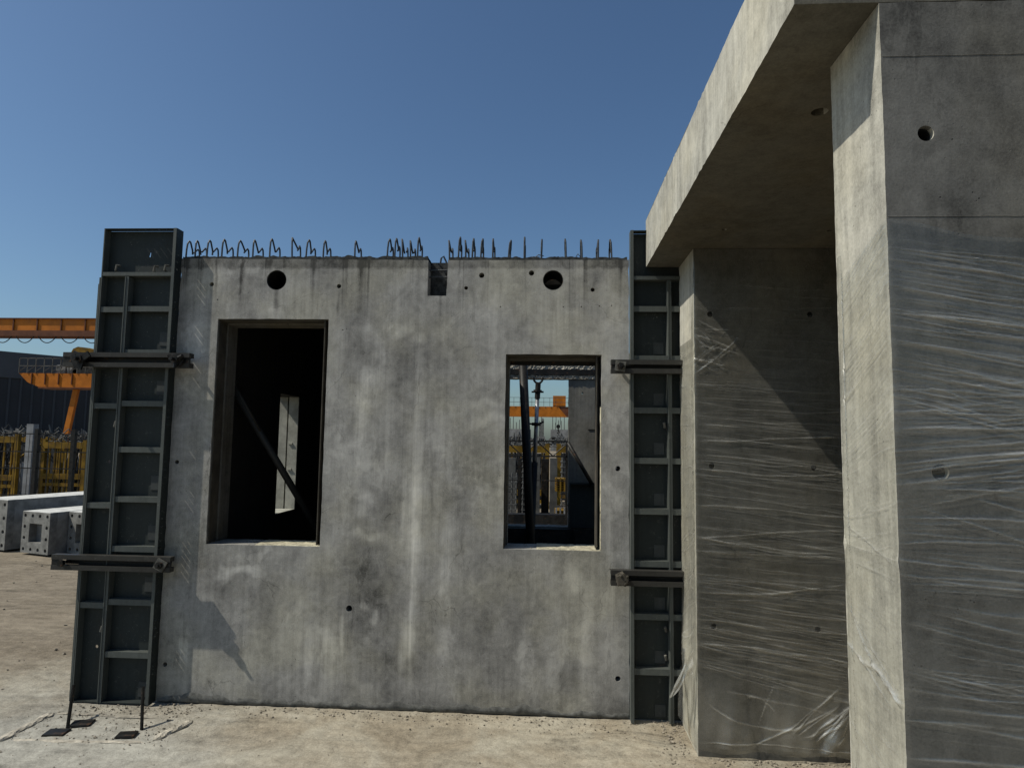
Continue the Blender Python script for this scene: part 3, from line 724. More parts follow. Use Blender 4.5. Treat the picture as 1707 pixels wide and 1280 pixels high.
bm = plate(jit(sl, .02, .0012, 23, -.0045), [[(.864 + .026 * math.cos(a), 2.079 + .026 * math.sin(a)) for a in [k * math.pi / 9 for k in range(18)]], circ(.871, 3.257, .014, 12), circ(1.397, 3.281, .014, 12)], 2.670, 2.960, 'z')
sunlit_faces(build('top_slab', bm, M['soffit'], cu), M['edge'])
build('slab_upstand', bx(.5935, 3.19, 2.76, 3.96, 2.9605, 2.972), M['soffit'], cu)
# cast joint lines across the near wall
bm = bmesh.new()
for z in (2.533, 2.139):
    prev = None; 
    for i in range(90):
        x = .792 + i * .012; zz = z + .0012 * noise.noise(Vector((x * 30, z, 0)))
        p = [bm.verts.new((x, 1.5465, zz - .0012)), bm.verts.new((x, 1.5458, zz)), bm.verts.new((x, 1.5465, zz + .0009))]
        if prev:
            for k in range(2): bm.faces.new((prev[k], p[k], p[k + 1], prev[k + 1]))
        prev = p
build('joint_ridge', bm, M['frame'], cu)

# ------------------------------------------------------------------ stretch film: a sheet that runs round a corner, with real folds
def film(name, label, path, ztop, zbot, ds, dz, folds, seed, off=.004, belly=None, amp=1.0):
    """path: list of (x, y, outward normal); folds: (s0, z0, s1, z1, bend, width, height)"""
    seg = [0.0]
    for a, b in zip(path, path[1:]): seg.append(seg[-1] + math.hypot(b[0] - a[0], b[1] - a[1]))
    L = seg[-1]; S = [0.0]
    while S[-1] < L: S.append(min(L, S[-1] + ds(S[-1])))
    S = np.array(S)
    zt = np.array([ztop(s) for s in S]); zb = np.array([zbot(s) for s in S]); nz = int((zt.max() - zb.min()) / dz)
    T = np.linspace(0, 1, nz + 1)
    SS, TT = np.meshgrid(S, T, indexing='ij'); ZZ = zb[:, None] + (zt - zb)[:, None] * TT
    Hh = np.zeros_like(SS); F = np.zeros_like(SS)
    wr = np.random.RandomState(seed)
    for (s0, z0, s1, z1, bend, wd, hg) in folds:
        u = (SS - s0) / (s1 - s0); zc = z0 + (z1 - z0) * u + bend * 4 * u * (1 - u)
        env = np.clip(u / .12, 0, 1) * np.clip((1 - u) / .12, 0, 1)
        p1, p2, p3 = wr.rand(3) * 6.28; Lf = abs(s1 - s0)
        env = env * np.clip(.80 + .22 * np.sin(u * Lf * 17 * (.6 + p1 / 6) + p1) + .10 * np.sin(u * Lf * 61 + p2), .2, 1.2)
        zc = zc + Lf * (.006 * np.sin(u * 6.0 + p2) + .0025 * np.sin(u * 15.0 + p3)) + .0006 * np.sin(SS * 210 + p1)
        d = (ZZ - zc) / (wd * (1 + .45 * np.sin(u * 9 + p3)))
        g = np.exp(-d * d) * env; Hh += hg * g; F += (min(hg, .0045) / .0022) * np.exp(-(d * 1.25) ** 2) * env * (.50 if wd < .0065 else .05)
    X = np.interp(SS, seg, [p[0] for p in path]); Y = np.interp(SS, seg, [p[1] for p in path])
    NX = np.interp(SS, seg, [p[2][0] for p in path]); NY = np.interp(SS, seg, [p[2][1] for p in path])
    o_ = off + np.minimum(Hh, .012) * amp
    if belly is not None:
        bl = belly(SS, ZZ); o_ = o_ + bl; F += np.clip(bl * 9, 0, .22)
    X = X + NX * o_; Y = Y + NY * o_
    n1, n2 = SS.shape
    co = np.stack([X, Y, ZZ], -1).reshape(-1, 3)
    idx = np.arange(n1 * n2).reshape(n1, n2)
    q = np.stack([idx[:-1, :-1], idx[1:, :-1], idx[1:, 1:], idx[:-1, 1:]], -1).reshape(-1, 4)
    me = bpy.data.meshes.new(name); c0 = co.mean(0); c0[2] = 0
    me.from_pydata((co - c0).tolist(), [], q.tolist()); 
    at = me.attributes.new('fold', 'FLOAT', 'POINT'); at.data.foreach_set('value', np.clip(F, 0, 1.6).reshape(-1).astype(np.float32))
    for p in me.polygons: p.use_smooth = True
    me.materials.append(M['film'])
    o = bpy.data.objects.new(name, me); COL.objects.link(o); o.location = c0
    return tag(o, label, 'plastic wrap', 'stretch film on the right unit')
rnd = random.Random(11)
def folds_between(sA, sB, zA, zB, nA, slopeA, slopeB, wmin, wmax, hmin, hmax, part=.5, bend=.01):
    fs = []
    for k in range(nA):
        u = rnd.random(); z = zA + (zB - zA) * u; sl = slopeA + (slopeB - slopeA) * u + rnd.gauss(0, .02)
        a = sA + (sB - sA) * (rnd.random() * .5 if rnd.random() < part else -.02); b = sB - (sB - a) * (rnd.random() * .6 if rnd.random() < part else -.02)
        if b - a < .05: b = a + .08
        h = hmin + (hmax - hmin) * rnd.random() ** 2.2
        fs.append((a, z + sl * (a - sA), b, z + sl * (b - sA), rnd.gauss(0, bend), rnd.uniform(wmin, wmax), h))
    return fs
# near wall: s = 0 at the back corner, corner edge at s = .06 + .273
c = .333
pathN = [(.85, 1.82, (0, 1)), (.7925, 1.823, (-.6, .8)), (.79, 1.80, (-1, 0)), (.79, 1.555, (-1, 0)), (.7925, 1.547, (-.7, -.7)), (.80, 1.547, (0, -1)), (1.9, 1.547, (0, -1))]
fN = folds_between(.06, c, 2.06, 1.50, 100, .58, .52, .0009, .0022, .0006, .0034, .15)
fN += folds_between(.06, c, 1.55, 1.30, 34, .35, .15, .0009, .0022, .0006, .0032, .4)
fN += folds_between(.06, c, 1.35, .35, 80, -.05, -.55, .0009, .0024, .0005, .0030, .6)
fN += [(.07, 1.20, c, 1.045, -.006, .003, .005), (.10, 1.17, c, 1.03, -.02, .004, .005), (.06, 1.10, .22, 1.075, -.012, .006, .009), (.2, 1.085, c, 1.03, .008, .006, .009), (.12, 1.09, .30, 1.00, 0, .003, .005), (.07, 1.40, c, 1.33, .0, .002, .003)]
fN += folds_between(c, c + 1.0, 2.10, 1.72, 90, -.13, -.18, .0009, .0028, .0005, .0032, .25, .008)
fN += folds_between(c, c + 1.0, 1.76, 1.50, 60, -.02, .16, .0009, .0028, .0005, .0030, .25, .012)
fN += folds_between(c, c + 1.0, 1.56, 1.42, 16, .10, .16, .0009, .003, .0004, .0024, .2, .006)
fN += folds_between(c, c + 1.0, 1.45, 1.10, 60, .02, -.20, .0009, .0028, .0005, .0030, .35, .01)
fN += folds_between(c, c + 1.0, 1.12, .30, 110, -.08, -.13, .0009, .0030, .0005, .0030, .35, .01)
for k in range(7): fN.append((c - .005, 1.74 - .006 * k + rnd.gauss(0, .006), c + .16 + .05 * k, 1.70 - .020 * k + rnd.gauss(0, .012), .012, .0016, .0022))
for k in range(6): fN.append((c + rnd.uniform(.0, .2), 1.53 - .01 * k, c + rnd.uniform(.4, .8), 1.60 - .06 * k + rnd.gauss(0, .02), .0, .0016, .0022))
for k in range(26):
    z = rnd.uniform(.35, 2.05); fN.append((c + rnd.uniform(-.02, .25), z, c + rnd.uniform(.35, 1.2), z + rnd.gauss(-.03, .06), rnd.gauss(0, .02), rnd.uniform(.010, .026), rnd.uniform(.0006, .0016)))
for k in range(12):
    z = rnd.uniform(.35, 1.9); fN.append((.06, z, c, z + rnd.gauss(.05, .10), rnd.gauss(0, .02), rnd.uniform(.008, .02), rnd.uniform(.0005, .0010)))
film('plastic_wrap', 'clear wrinkled stretch film wound round the near upright wall at right', pathN,
     lambda s: 2.115 if s < .1 else (2.05 + (s - .1) * .35 if s < c else 2.128 - (s - c) * .155 + .006 * math.sin(s * 21)), lambda s: .25, lambda s: .004 if s < .36 else (.008 if s < .85 else .03), .0024, fN, 1, off=.0022)
# far wall: s = 0 behind, corner at s = .05 + .39
c2 = .44
pathF = [(.84, 3.967, (0, 1)), (.79, 3.968, (-.6, .8)), (.788, 3.95, (-1, 0)), (.788, 3.585, (-1, 0)), (.7905, 3.575, (-.7, -.7)), (.80, 3.575, (0, -1)), (2.6, 3.575, (0, -1))]
fF = folds_between(.05, c2, 2.2, .3, 90, -.2, .6, .002, .005, .0006, .0032, .6, .02)
fF += folds_between(c2, c2 + .9, 2.5, 1.95, 50, -.04, -.04, .0012, .003, .0004, .0016, .6, .01)
fF += folds_between(c2, c2 + .9, 1.95, 1.1, 150, -.05, -.15, .0012, .0032, .0005, .0030, .4, .012)
fF += folds_between(c2, c2 + .9, 1.1, .42, 150, -.04, -.20, .0012, .0032, .0005, .0034, .35, .012)
fF += [(c2, z, c2 + .80, z + dz_, bd, .0042, .0042) for z, dz_, bd in ((1.62, .03, -.005), (1.47, -.01, -.022), (1.10, .05, .02), (.83, .06, -.022), (.56, -.07, .022), (1.28, -.05, .004))]
fF += [(c2 + rnd.uniform(-.03, .05), 2.30 - rnd.uniform(0, .34), c2 + rnd.uniform(.08, .26), 2.26 - rnd.uniform(0, .30), rnd.gauss(0, .02), rnd.uniform(.0015, .004), rnd.uniform(.002, .005)) for k in range(22)]
for k in range(34):
    z = rnd.uniform(.4, 2.2); fF.append((c2 + rnd.uniform(-.02, .4), z, c2 + rnd.uniform(.45, 1.1), z + rnd.gauss(-.03, .07), rnd.gauss(0, .03), rnd.uniform(.014, .034), rnd.uniform(.001, .0025)))
for k in range(9): fF.append((c2 + .46 + .03 * k, .10 + rnd.uniform(0, .05), c2 + .70 + .02 * k, .30 + rnd.uniform(-.04, .08), rnd.gauss(0, .02), rnd.uniform(.003, .006), rnd.uniform(.004, .009)))
for k in range(5): fF.append((c2 + rnd.uniform(0, .3), .06 + rnd.uniform(0, .3), c2 + rnd.uniform(.35, .8), .20 + rnd.uniform(0, .2), rnd.gauss(-.03, .03), rnd.uniform(.003, .006), rnd.uniform(.002, .005)))
fF.append((c2, .085, c2 + .86, .075, .0, .003, .004))
def bellyF(S, Z):
    lowr = np.clip((.42 - Z) / .30, 0, 1) * np.clip(Z / .06, 0, 1)
    d = .022 + .013 * np.sin((S - c2) * 13 + 3 * Z + 1.2 * np.sin(S * 9)) + .007 * np.sin((S - c2) * 27 + Z * 11 + 1 + 2 * np.sin(S * 5)) + .003 * np.sin((S - c2) * 61 - Z * 12)
    tri = np.exp(-(((S - .22) / .10) ** 2 + ((Z - .46) / .16) ** 2)) * .03
    dn = np.exp(-(((S - c2 - .72 - (Z - .2) * .6) / .035) ** 2)) * .02 * lowr
    return lowr * np.maximum(d, 0) + tri + dn
film('plastic_wrap', 'clear wrinkled film round the far upright wall, loose at its foot', pathF, lambda s: 2.60 if s > c2 else 2.18 + .42 * max(0, (s - c2 + .06) / .06), lambda s: .035 + .01 * math.sin(s * 19), lambda s: .006 if s < 1.4 else .03, .0034, fF, 2, off=.003, belly=bellyF)
# torn tail of film blowing free at the far wall
bm = bmesh.new(); n = 18; rows = []
A0 = Vector((.775, 3.70, .62)); A1 = Vector((.77, 3.60, .40)); TIP = Vector((.655, 3.62, .285)); MID = Vector((.765, 3.57, .47))
for i in range(n + 1):
    u = i / n; a = MID.lerp(TIP, u) + Vector((0, .01 * math.sin(u * 9), .012 * math.sin(u * 5))); w_ = .055 * (1 - u) ** .8 + .003
    rows.append([bm.verts.new(a + Vector((.0, .012 * math.sin(k * 1.7 + u * 6), -w_ + 2 * w_ * k / 6))) for k in range(7)])
for a, b in zip(rows, rows[1:]):
    for k in range(6): bm.faces.new((a[k], b[k], b[k + 1], a[k + 1]))
o = build('torn_film', bm, M['film'], None, True, loc=(.77, 3.57, .47))
at = o.data.attributes.new('fold', 'FLOAT', 'POINT'); at.data.foreach_set('value', [.75] * len(o.data.vertices))
tag(o, 'torn pointed tail of film sticking out from the foot of the far wall', 'plastic wrap', 'stretch film on the right unit')

# ================================================================== THINGS ON THE GROUND
def ridge(name, label, pts, r, mat, seed, group='raised strips round the anchor pad'):
    bm = bmesh.new(); P = [Vector(p) for p in pts]; Q = []
    for a, b in zip(P, P[1:]):
        k = max(2, int((b - a).length / .012))
        Q += [a + (b - a) * i / k for i in range(k)]
    Q.append(P[-1]); rings = []
    for i, q in enumerate(Q):
        d = (Q[min(i + 1, len(Q) - 1)] - Q[max(i - 1, 0)]).normalized(); s = Vector((d.y, -d.x, 0))
        e = min(1, i / 3 + .25, (len(Q) - 1 - i) / 3 + .25); ring = []
        for k in range(7):
            a = math.pi * k / 6; rr = r * e * (1 + .45 * noise.noise(q * 22 + Vector((seed, k * .6, 0))))
            ring.append(bm.verts.new(q + s * math.cos(a) * rr + Vector((0, 0, .003 + max(-.008, math.sin(a) * rr * .62)))))
        rings.append(ring)
    for A, B in zip(rings, rings[1:]):
        for k in range(6): bm.faces.new((A[k], B[k], B[k + 1], A[k + 1]))
    return tag(build(name, bm, M[mat], None, loc=(P[0].x, P[0].y, 0)), label, 'mortar strip', group)
ridge('mortar_strip', 'pale broken mortar strip at far left on the ground, by the left formwork foot', [(-2.85, 3.42, 0), (-2.84, 3.60, 0), (-2.825, 3.79, 0)], .026, 'slurry', 1)
ridge('mortar_strip', 'thin mortar strip running along in front of the left formwork foot', [(-2.82, 3.795, 0), (-2.6, 3.79, 0), (-2.40, 3.775, 0), (-2.20, 3.785, 0)], .010, 'mortar', 2)
ridge('mortar_strip', 'pale mortar strip on the ground right of the threaded rods', [(-2.06, 3.515, 0), (-2.03, 3.62, 0), (-1.99, 3.765, 0)], .026, 'slurry', 3)
ridge('mortar_strip', 'low worn mortar strip nearest the camera, in front of the small steel plates', [(-2.80, 3.46, -.004), (-2.45, 3.465, -.004), (-2.10, 3.49, -.004)], .014, 'slurry', 4)
def rod(label, base, topp):
    t = thing('threaded_rod', base, label, 'threaded rod', 'threaded rods standing in the anchor pad')
    a, b = Vector(base), Vector(topp); bm = bmesh.new(); n = 60; pts = []; rr = []
    for i in range(n * 2 + 1):
        pts.append(a + (b - a) * i / (2 * n)); rr.append(.0078 if i % 2 else .0098)
    tube(bm, pts, rr, 8); return build('rod', bm, M['black'], t) and t
rod('slightly tilted black threaded rod, the left one, in front of the left formwork foot', (-2.609, 3.612, 0), (-2.69, 3.75, .178))
rod('upright black threaded rod, the right one, in front of the left formwork foot', (-2.200, 3.629, 0), (-2.262, 3.72, .195))
def shim(label, x, y, a, w=.055, d=.042, z=0):
    mt = Matrix.Translation((x, y, z)) @ Matrix.Rotation(R(a), 4, 'Z')
    bm = bx(-w, w, -d, d, -.006, .008, mtx=mt)
    bmesh.ops.bevel(bm, geom=[e for e in bm.edges], offset=.003, segments=2, affect='EDGES')
    return tag(build('steel_plate', bm, M['black'], None, loc=(x, y, z)), label, 'steel plate', 'small steel plates on the ground')
shim('small black steel plate at the foot of the left threaded rod, nearest the camera', -2.62, 3.545, 8, z=.007)
shim('small black steel plate just behind the left threaded rod', -2.565, 3.665, 14, z=.007)
shim('small black steel plate beside the foot of the right threaded rod', -2.235, 3.553, 12, .048, .036, z=.007)
# stone chips and dust clods, denser along the feet of the walls
bm = bmesh.new(); rnd2 = random.Random(5)
def chip(x, y, s):
    mt = Matrix.Translation((x, y, .004 + s * .3)) @ Matrix.Rotation(rnd2.uniform(0, 6.28), 4, 'Z') @ Matrix.Diagonal((1, rnd2.uniform(.5, .9), rnd2.uniform(.4, .8), 1))
    r = bmesh.ops.create_icosphere(bm, subdivisions=1, radius=s, matrix=mt)
    for v in r['verts']: v.co += Vector((rnd2.uniform(-1, 1), rnd2.uniform(-1, 1), rnd2.uniform(-1, 1))) * s * .22
for k in range(650): chip(rnd2.uniform(-2.9, .8), 3.985 - abs(rnd2.gauss(0, .10)), abs(rnd2.gauss(0, .0032)) + .0016)
for k in range(420): chip(rnd2.uniform(-2.85, -2.0), rnd2.uniform(3.45, 3.93), abs(rnd2.gauss(0, .003)) + .0015)
for k in range(520): chip(rnd2.uniform(-3.2, .8), rnd2.uniform(3.0, 3.95), abs(rnd2.gauss(0, .0018)) + .0012)
for k in range(260): chip(.77 - abs(rnd2.gauss(0, .09)), rnd2.uniform(3.35, 4.0), abs(rnd2.gauss(0, .0035)) + .0018)
for k in range(200): chip(rnd2.uniform(.75, 1.7), 3.56 - abs(rnd2.gauss(0, .05)), abs(rnd2.gauss(0, .0035)) + .002)
for k in range(200): chip(rnd2.uniform(-8, -3), rnd2.uniform(4, 8.5), abs(rnd2.gauss(0, .006)) + .003)
tag(build('stone_chips', bm, M['debris']), 'scattered stone chips and dust clods along the wall feet', 'rubble', kind='stuff')

# ================================================================== LYING PRECAST COLUMNS AT LEFT
def lying(label, x, y, w, h, L, ang, z=0):
    t = thing('precast_column', (x, y, z), label, 'concrete column', 'pale precast columns lying on the yard')
    mt = Matrix.Translation((x, y, z)) @ Matrix.Rotation(R(-ang), 4, 'Z')
    tmp = bmesh.new(); bl = bmesh.new()
    fo = rect(0, w, .03, h); rc = rect(w * .27, w * .73, .03 + (h - .03) * .26, .03 + (h - .03) * .72)
    hs = []
    for i in range(4):
        for j in range(4):
            if i in (0, 3) or j in (0, 3): hs.append(circ(w * (.10 + .267 * i), .03 + (h - .03) * (.09 + .273 * j), w * .045, 12))
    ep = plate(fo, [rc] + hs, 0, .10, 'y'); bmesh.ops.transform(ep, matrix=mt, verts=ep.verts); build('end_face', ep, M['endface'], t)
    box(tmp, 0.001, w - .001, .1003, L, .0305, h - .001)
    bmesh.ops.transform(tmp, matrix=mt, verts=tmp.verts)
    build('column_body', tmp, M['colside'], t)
    tp = bmesh.new(); box(tmp_ := tp, .004, w - .004, .002, L - .002, h + .0005, h + .006); bmesh.ops.transform(tp, matrix=mt, verts=tp.verts); build('sunlit_top_sheet', tp, M['block'], t)  # thin paler sheet on top, sunlight painted into its colour
    cp = bmesh.new()
    for hh in hs:
        cx = sum(p[0] for p in hh) / 12; cz = sum(p[1] for p in hh) / 12
        tube(cp, [(cx, .02, cz), (cx, .099, cz)], w * .042, 10)
    bmesh.ops.transform(cp, matrix=mt, verts=cp.verts)
    build('bolt_socket', cp, M['hole'], t)
    st = bmesh.new(); box(st, w * .47, w * .53, .085, .0995, h * .42, h * .48); bmesh.ops.transform(st, matrix=mt, verts=st.verts)
    build('lifting_insert', st, M['plate'], t)
    bs = bmesh.new(); box(bs, .05, w - .05, .25, .40, 0.002, .029); box(bs, .05, w - .05, L - .5, L - .35, 0.002, .029); bmesh.ops.transform(bs, matrix=mt, verts=bs.verts)
    build('timber_bearer', bs, M['pipe'], t)
    return t
lying('pale concrete column lying in front, square recess and bolt sockets in its whole end face', -7.06, 8.62, .55, .57, 6.0, 18.6)
lying('pale concrete column at the left picture edge, taller, with its long side in shade', -7.93, 8.90, .60, .70, 7.0, 18.6)
lying('pale concrete column partly hidden behind the left formwork, right of the whole end face', -6.44, 8.66, .55, .57, 6.0, 18.6)

# ================================================================== YARD BEHIND: RACKS, POSTS, CRANES, SHED
def rack(label, x0, x1, y, zt, zl, seed, mid=None, w=.10):
    rd = random.Random(seed)
    t = thing('storage_rack', ((x0 + x1) / 2, y, 0), label, 'storage rack', 'yellow steel storage racks')
    for x in (x0, x1 - w):
        for yy in (y, y + 1.6): build('post', bx(x, x + w, yy, yy + w, 0, zt + .06), M['yellow'], t)
    for yy in (y - .004, y + 1.604):
        build('top_beam', bx(x0 + w, x1 - w, yy, yy + .10, zt - .16, zt), M['yellow'], t)
        build('lower_beam', bx(x0 + w, x1 - w, yy, yy + .10, zl - .14, zl), M['yellow'], t)
        build('lower_beam', bx(x0 + w, x1 - w, yy, yy + .08, zl - .32, zl - .24), M['yellow'], t)
    bm = bmesh.new(); tube(bm, [(x0 + w, y + .9, .1), (x1 - w, y + .9, zt - .2)], .03, 6); tube(bm, [(x0 + w, y + 1.5, zt - .2), (x1 - w, y + 1.5, .1)], .03, 6)
    build('brace', bm, M['yellow'], t)
    bm = bmesh.new()
    for k in range(26):
        xx = rd.uniform(x0 + .15, x1 - .2); tube(bm, [(xx, y + .3, .05), (xx + rd.uniform(-.25, .25), y + .3 + rd.uniform(0, .6), zt - .12)], .018, 5)
    build('bar_bundle', bm, M['black'], t)
    for k in range(9):
        xx = x0 + .2 + (x1 - x0 - .4) * k / 8 + rd.uniform(-.04, .04); build('upright_bar', bx(xx, xx + .035, y + .02, y + .055, .02, zt - .162), M['yellow'], t)
    build('back_sheet', bx(x0 + w, x1 - w, y + 1.45, y + 1.48, .0, zt - .2), M['shed2'], t)
    bm = bmesh.new(); x = x0 + .25
    while x < x1 - .3:
        wv = rd.uniform(.08, .2); box(bm, x, x + wv, y + .5, y + .5 + wv, .05, rd.uniform(.75, 1.2) * zl + .35); x += wv + rd.uniform(.03, .16)
    build('stored_parts', bm, M['greypost'], t)
    bm = bmesh.new()
    for k in range(110):
        px = rd.uniform(x0, x1); py = y + rd.uniform(.1, 1.5); pz = zt + rd.uniform(-.05, .16); a = rd.uniform(0, 6.28); l = rd.uniform(.1, .3)
        tube(bm, [(px, py, pz), (px + l * math.cos(a), py, pz + rd.uniform(-.05, .22)), (px + 1.4 * l * math.cos(a), py + .1, pz)], .016, 5)
    tag(build('loose_clamps', bm, M['pipe'], t), kind='stuff')
    return t
rack('yellow storage rack at the left picture edge behind the pale columns', -15.6, -13.38, 16, 1.55, .58, 1)
rack('yellow storage rack just left of the left formwork, heaped with loose clamps', -13.0, -11.80, 16.3, 1.42, .62, 2)
rack('yellow storage rack with two beams, filling the left of the right-hand window view', -1.8, .05, 16, 1.50, .45, 3)
rack('yellow storage rack at the right of the right-hand window view, seen edge-on', .25, 2.2, 17, 1.50, .50, 4)
o = build('yard_post', (lambda b: (box(b, -12.69, -12.52, 15.4, 15.57, 0, 1.86), b)[-1])(bmesh.new()), M['greypost'], None, loc=(-12.6, 15.5, 0)); tag(o, 'pale square concrete post standing between the two yellow racks', 'post')
for (x0, x1, z, lab) in ((-.93, -.70, 1.24, 'left'), (-.33, -.16, 1.28, 'middle'), (.06, .22, 1.25, 'right')):
    o = build('concrete_pillar', bx(x0, x1, 14.6, 14.8, 0, z), M['pillar'], None, loc=((x0 + x1) / 2, 14.7, 0))
    tag(o, 'slim grey pillar in front of the racks, %s one of three in the right-hand window view' % lab, 'pillar', 'grey pillars in front of the racks')
for (x0, x1, lab) in ((-.66, -.40, 'left'), (-.13, .04, 'right')):
    o = build('steel_mould', bx(x0, x1, 14.9, 15.1, 0, 1.22), M['black'], None, loc=((x0 + x1) / 2, 15, 0))
    tag(o, 'black upright steel mould between grey pillars, %s one in the right-hand window view' % lab, 'mould', 'black moulds between the pillars')
o = build('steel_mould', bx(-1.2, .36, 12.25, 12.5, 0, .27), M['black'], None, loc=(-.4, 12.4, 0)); tag(o, 'long low black steel mould lying in front of the pillars', 'mould')
for i, (x, zt, lab) in enumerate(((-.82, .95, 'leftmost'), (-.50, 1.40, 'middle'), (.30, 1.30, 'rightmost'))):
    t = thing('rebar_cage', (x, 13.6, 0), 'upright rusty rebar cage standing before the racks, %s of three in the right-hand window view' % lab, 'rebar cage', 'rebar cages before the racks')
    bm = bmesh.new()
    for dx in (0, .09, .18):
        for dy in (0, .18): tube(bm, [(x + dx, 13.6 + dy, 0), (x + dx + .01, 13.6 + dy, zt + .06 * dx)], .012, 5)
    build('upright_bars', bm, M['pipe'], t)
    bm = bmesh.new(); z = .1
    while z < zt: tube(bm, [(x - .02, 13.59, z), (x + .2, 13.59, z + .01), (x + .2, 13.8, z), (x - .02, 13.8, z + .01), (x - .02, 13.59, z)], .008, 4); z += .11
    build('tie_hoops', bm, M['pipe'], t)
# ribbed yellow pallets
for i, (z, lab) in enumerate(((.62, 'upper'), (.18, 'middle'), (-.0, 'lowest'))):
    t = thing('steel_pallet', (.35, 13.4, max(z, 0)), 'ribbed yellow steel pallet, %s of the pile at right in the right-hand window view' % lab, 'pallet', 'ribbed pallets by the window view')
    bm = bmesh.new(); h = .28 if i == 0 else .13
    for k in range(int(h / .045)): box(bm, .16, .9, 13.2, 13.7, z + .01 + k * .045, z + .035 + k * .045)
    build('deck', bm, M['yellow'], t)
    bm = bmesh.new()
    for k in range(9): box(bm, .17 + k * .08, .20 + k * .08, 13.16, 13.198, z + .01, z + h)
    build('rib', bm, M['galv'] if i else M['yellow'], t)
tr = thing('lattice_girder', (-.2, 12, 0), 'black lattice girder on thin posts across the right-hand window view', 'girder')
bm = bmesh.new()
for z in (1.60, 1.33): box(bm, -1.3, .40, 12, 12.03, z, z + .028)
build('chord', bm, M['black'], tr)
bm = bmesh.new(); x = -1.3; s = 0
while x < .38:
    tube(bm, [(x, 12.015, 1.35 if s else 1.60), (min(x + .28, .4), 12.015, 1.60 if s else 1.35)], .012, 6); x += .28; s = 1 - s
build('lacing', bm, M['black'], tr)
for x in (-1.3, .33): build('post', bx(x, x + .04, 12.0, 12.04, 0, 1.599), M['black'], tr)
bm = bmesh.new(); box(bm, -1.26, .33, 12.01, 12.025, .90, .915); box(bm, -1.26, .33, 12.01, 12.025, .12, .135)
build('guard_rail', bm, M['black'], tr)
def fence(label, xa, xb, y, zt, posts):
    t = thing('yard_fence', ((xa + xb) / 2, y, 0), label, 'fence')
    for x in posts: build('post', bx(x, x + .09, y, y + .09, 0, zt + .12), M['black'], t)
    bm = bmesh.new()
    for z in (zt, zt * .74, zt * .5, .18): box(bm, xa, xb, y + .03, y + .05, z - .012, z + .012)
    build('rail', bm, M['black'], t)
    bm = bmesh.new(); x = xa
    while x < xb: box(bm, x, x + .008, y + .036, y + .044, .1, zt); x += .16
    build('mesh_panel', bm, M['black'], t)
    return t
fence('black wire fence between the pale columns and the yellow racks', -15.5, -10.6, 15.0, 1.62, (-15.4, -12.16, -11.25, -10.7))
bm = bmesh.new()
sh = thing('warehouse', (-40, 60, 0), 'large dark warehouse at the left picture edge behind the orange gantry', 'building')
# wall running away from the yard
def quadwall(bm, a, b, z0a, z1a, z0b, z1b, th=.4):
    a, b = Vector(a), Vector(b); n = Vector((-(b - a).y, (b - a).x, 0)).normalized() * th
    vs = [bm.verts.new(p) for p in ((a.x, a.y, z0a), (b.x, b.y, z0b), (b.x, b.y, z1b), (a.x, a.y, z1a))]
    ws = [bm.verts.new(Vector(v.co) + n) for v in vs]
    bm.faces.new(vs); bm.faces.new(ws[::-1])
    for i in range(4): bm.faces.new((vs[i], ws[i], ws[(i + 1) % 4], vs[(i + 1) % 4]))
quadwall(bm, (-62, 47), (-47, 66), 0, 7.0, 0, 7.0)
quadwall(bm, (-47.001, 66), (-20, 74), 0, 7.0, 0, 7.0)
build('wall', bm, M['shed2'], sh)
bm = bmesh.new(); quadwall(bm, (-62.1, 46.9), (-46.9, 65.8), 7.002, 9.5, 7.002, 9.5, .6); quadwall(bm, (-46.88, 65.8), (-20, 73.8), 7.002, 9.5, 7.002, 9.5, .6)
build('eaves_cladding', bm, M['shed'], sh)
bm = bmesh.new()
for k in range(26):
    a = Vector((-62, 47, 0)).lerp(Vector((-47, 66, 0)), k / 26)
    box(bm, a.x - .06, a.x + .12, a.y - .12, a.y - .02, 0.1, 6.99)
build('cladding_rib', bm, M['shed'], sh)
# upper crane girder
cr = thing('gantry_crane', (-30, 40.5, 0), 'long orange crane girder crossing the sky at far left, with looped cable', 'crane', 'orange gantry cranes')
build('girder', bx(-60, -24, 40, 40.9, 8.25, 9.05), M['orange'], cr)
build('rail_beam', bx(-60, -24, 39.9, 41.0, 7.88, 8.248), M['orangedk'], cr)
bm = bmesh.new()
for k in range(16): box(bm, -52 + k * 1.6, -51.93 + k * 1.6, 39.93, 39.998, 8.26, 9.04)
box(bm, -60, -24, 39.9, 39.995, 9.0, 9.06)
build('stiffener', bm, M['orangedk'], cr)
bm = bmesh.new()
for k in range(18):
    x = -53.4 + k * 1.49
    tube(bm, [(x + 1.2 * i / 10, 39.85, 7.86 - .42 * (1 - (2 * i / 10 - 1) ** 2)) for i in range(11)], .030, 5)
build('festoon_cable', bm, M['black'], cr)
build('leg', bx(-26, -25, 40, 41, 0, 7.87), M['orange'], cr)
# second gantry, end of its girder with walkway, cab and raking leg
c2_ = thing('gantry_crane', (-33.5, 45.5, 0), 'orange gantry end with railed walkway, rounded cab and raking leg, beside the left formwork', 'crane', 'orange gantry cranes')
pr = [(-38.0, 6.0), (-37.3, 5.35), (-36.4, 5.0), (-28, 5.0), (-28, 6.0)]
build('girder', plate(pr, [], 45, 46.2, 'y'), M['orange'], c2_)
bm = bmesh.new(); box(bm, -36.4, -28, 44.9, 46.3, 4.9, 4.998); 
for x in (-37.0, -36.0, -35.0, -34.0): box(bm, x, x + .06, 44.93, 44.998, 5.2, 5.98)
build('flange', bm, M['orangedk'], c2_)
bm = bmesh.new()
for k in range(10): box(bm, -38 + k * .62, -37.95 + k * .62, 44.95, 45.0, 6.005, 7.1)
for z in (6.5, 7.05): box(bm, -38, -32, 44.95, 45.0, z, z + .05)
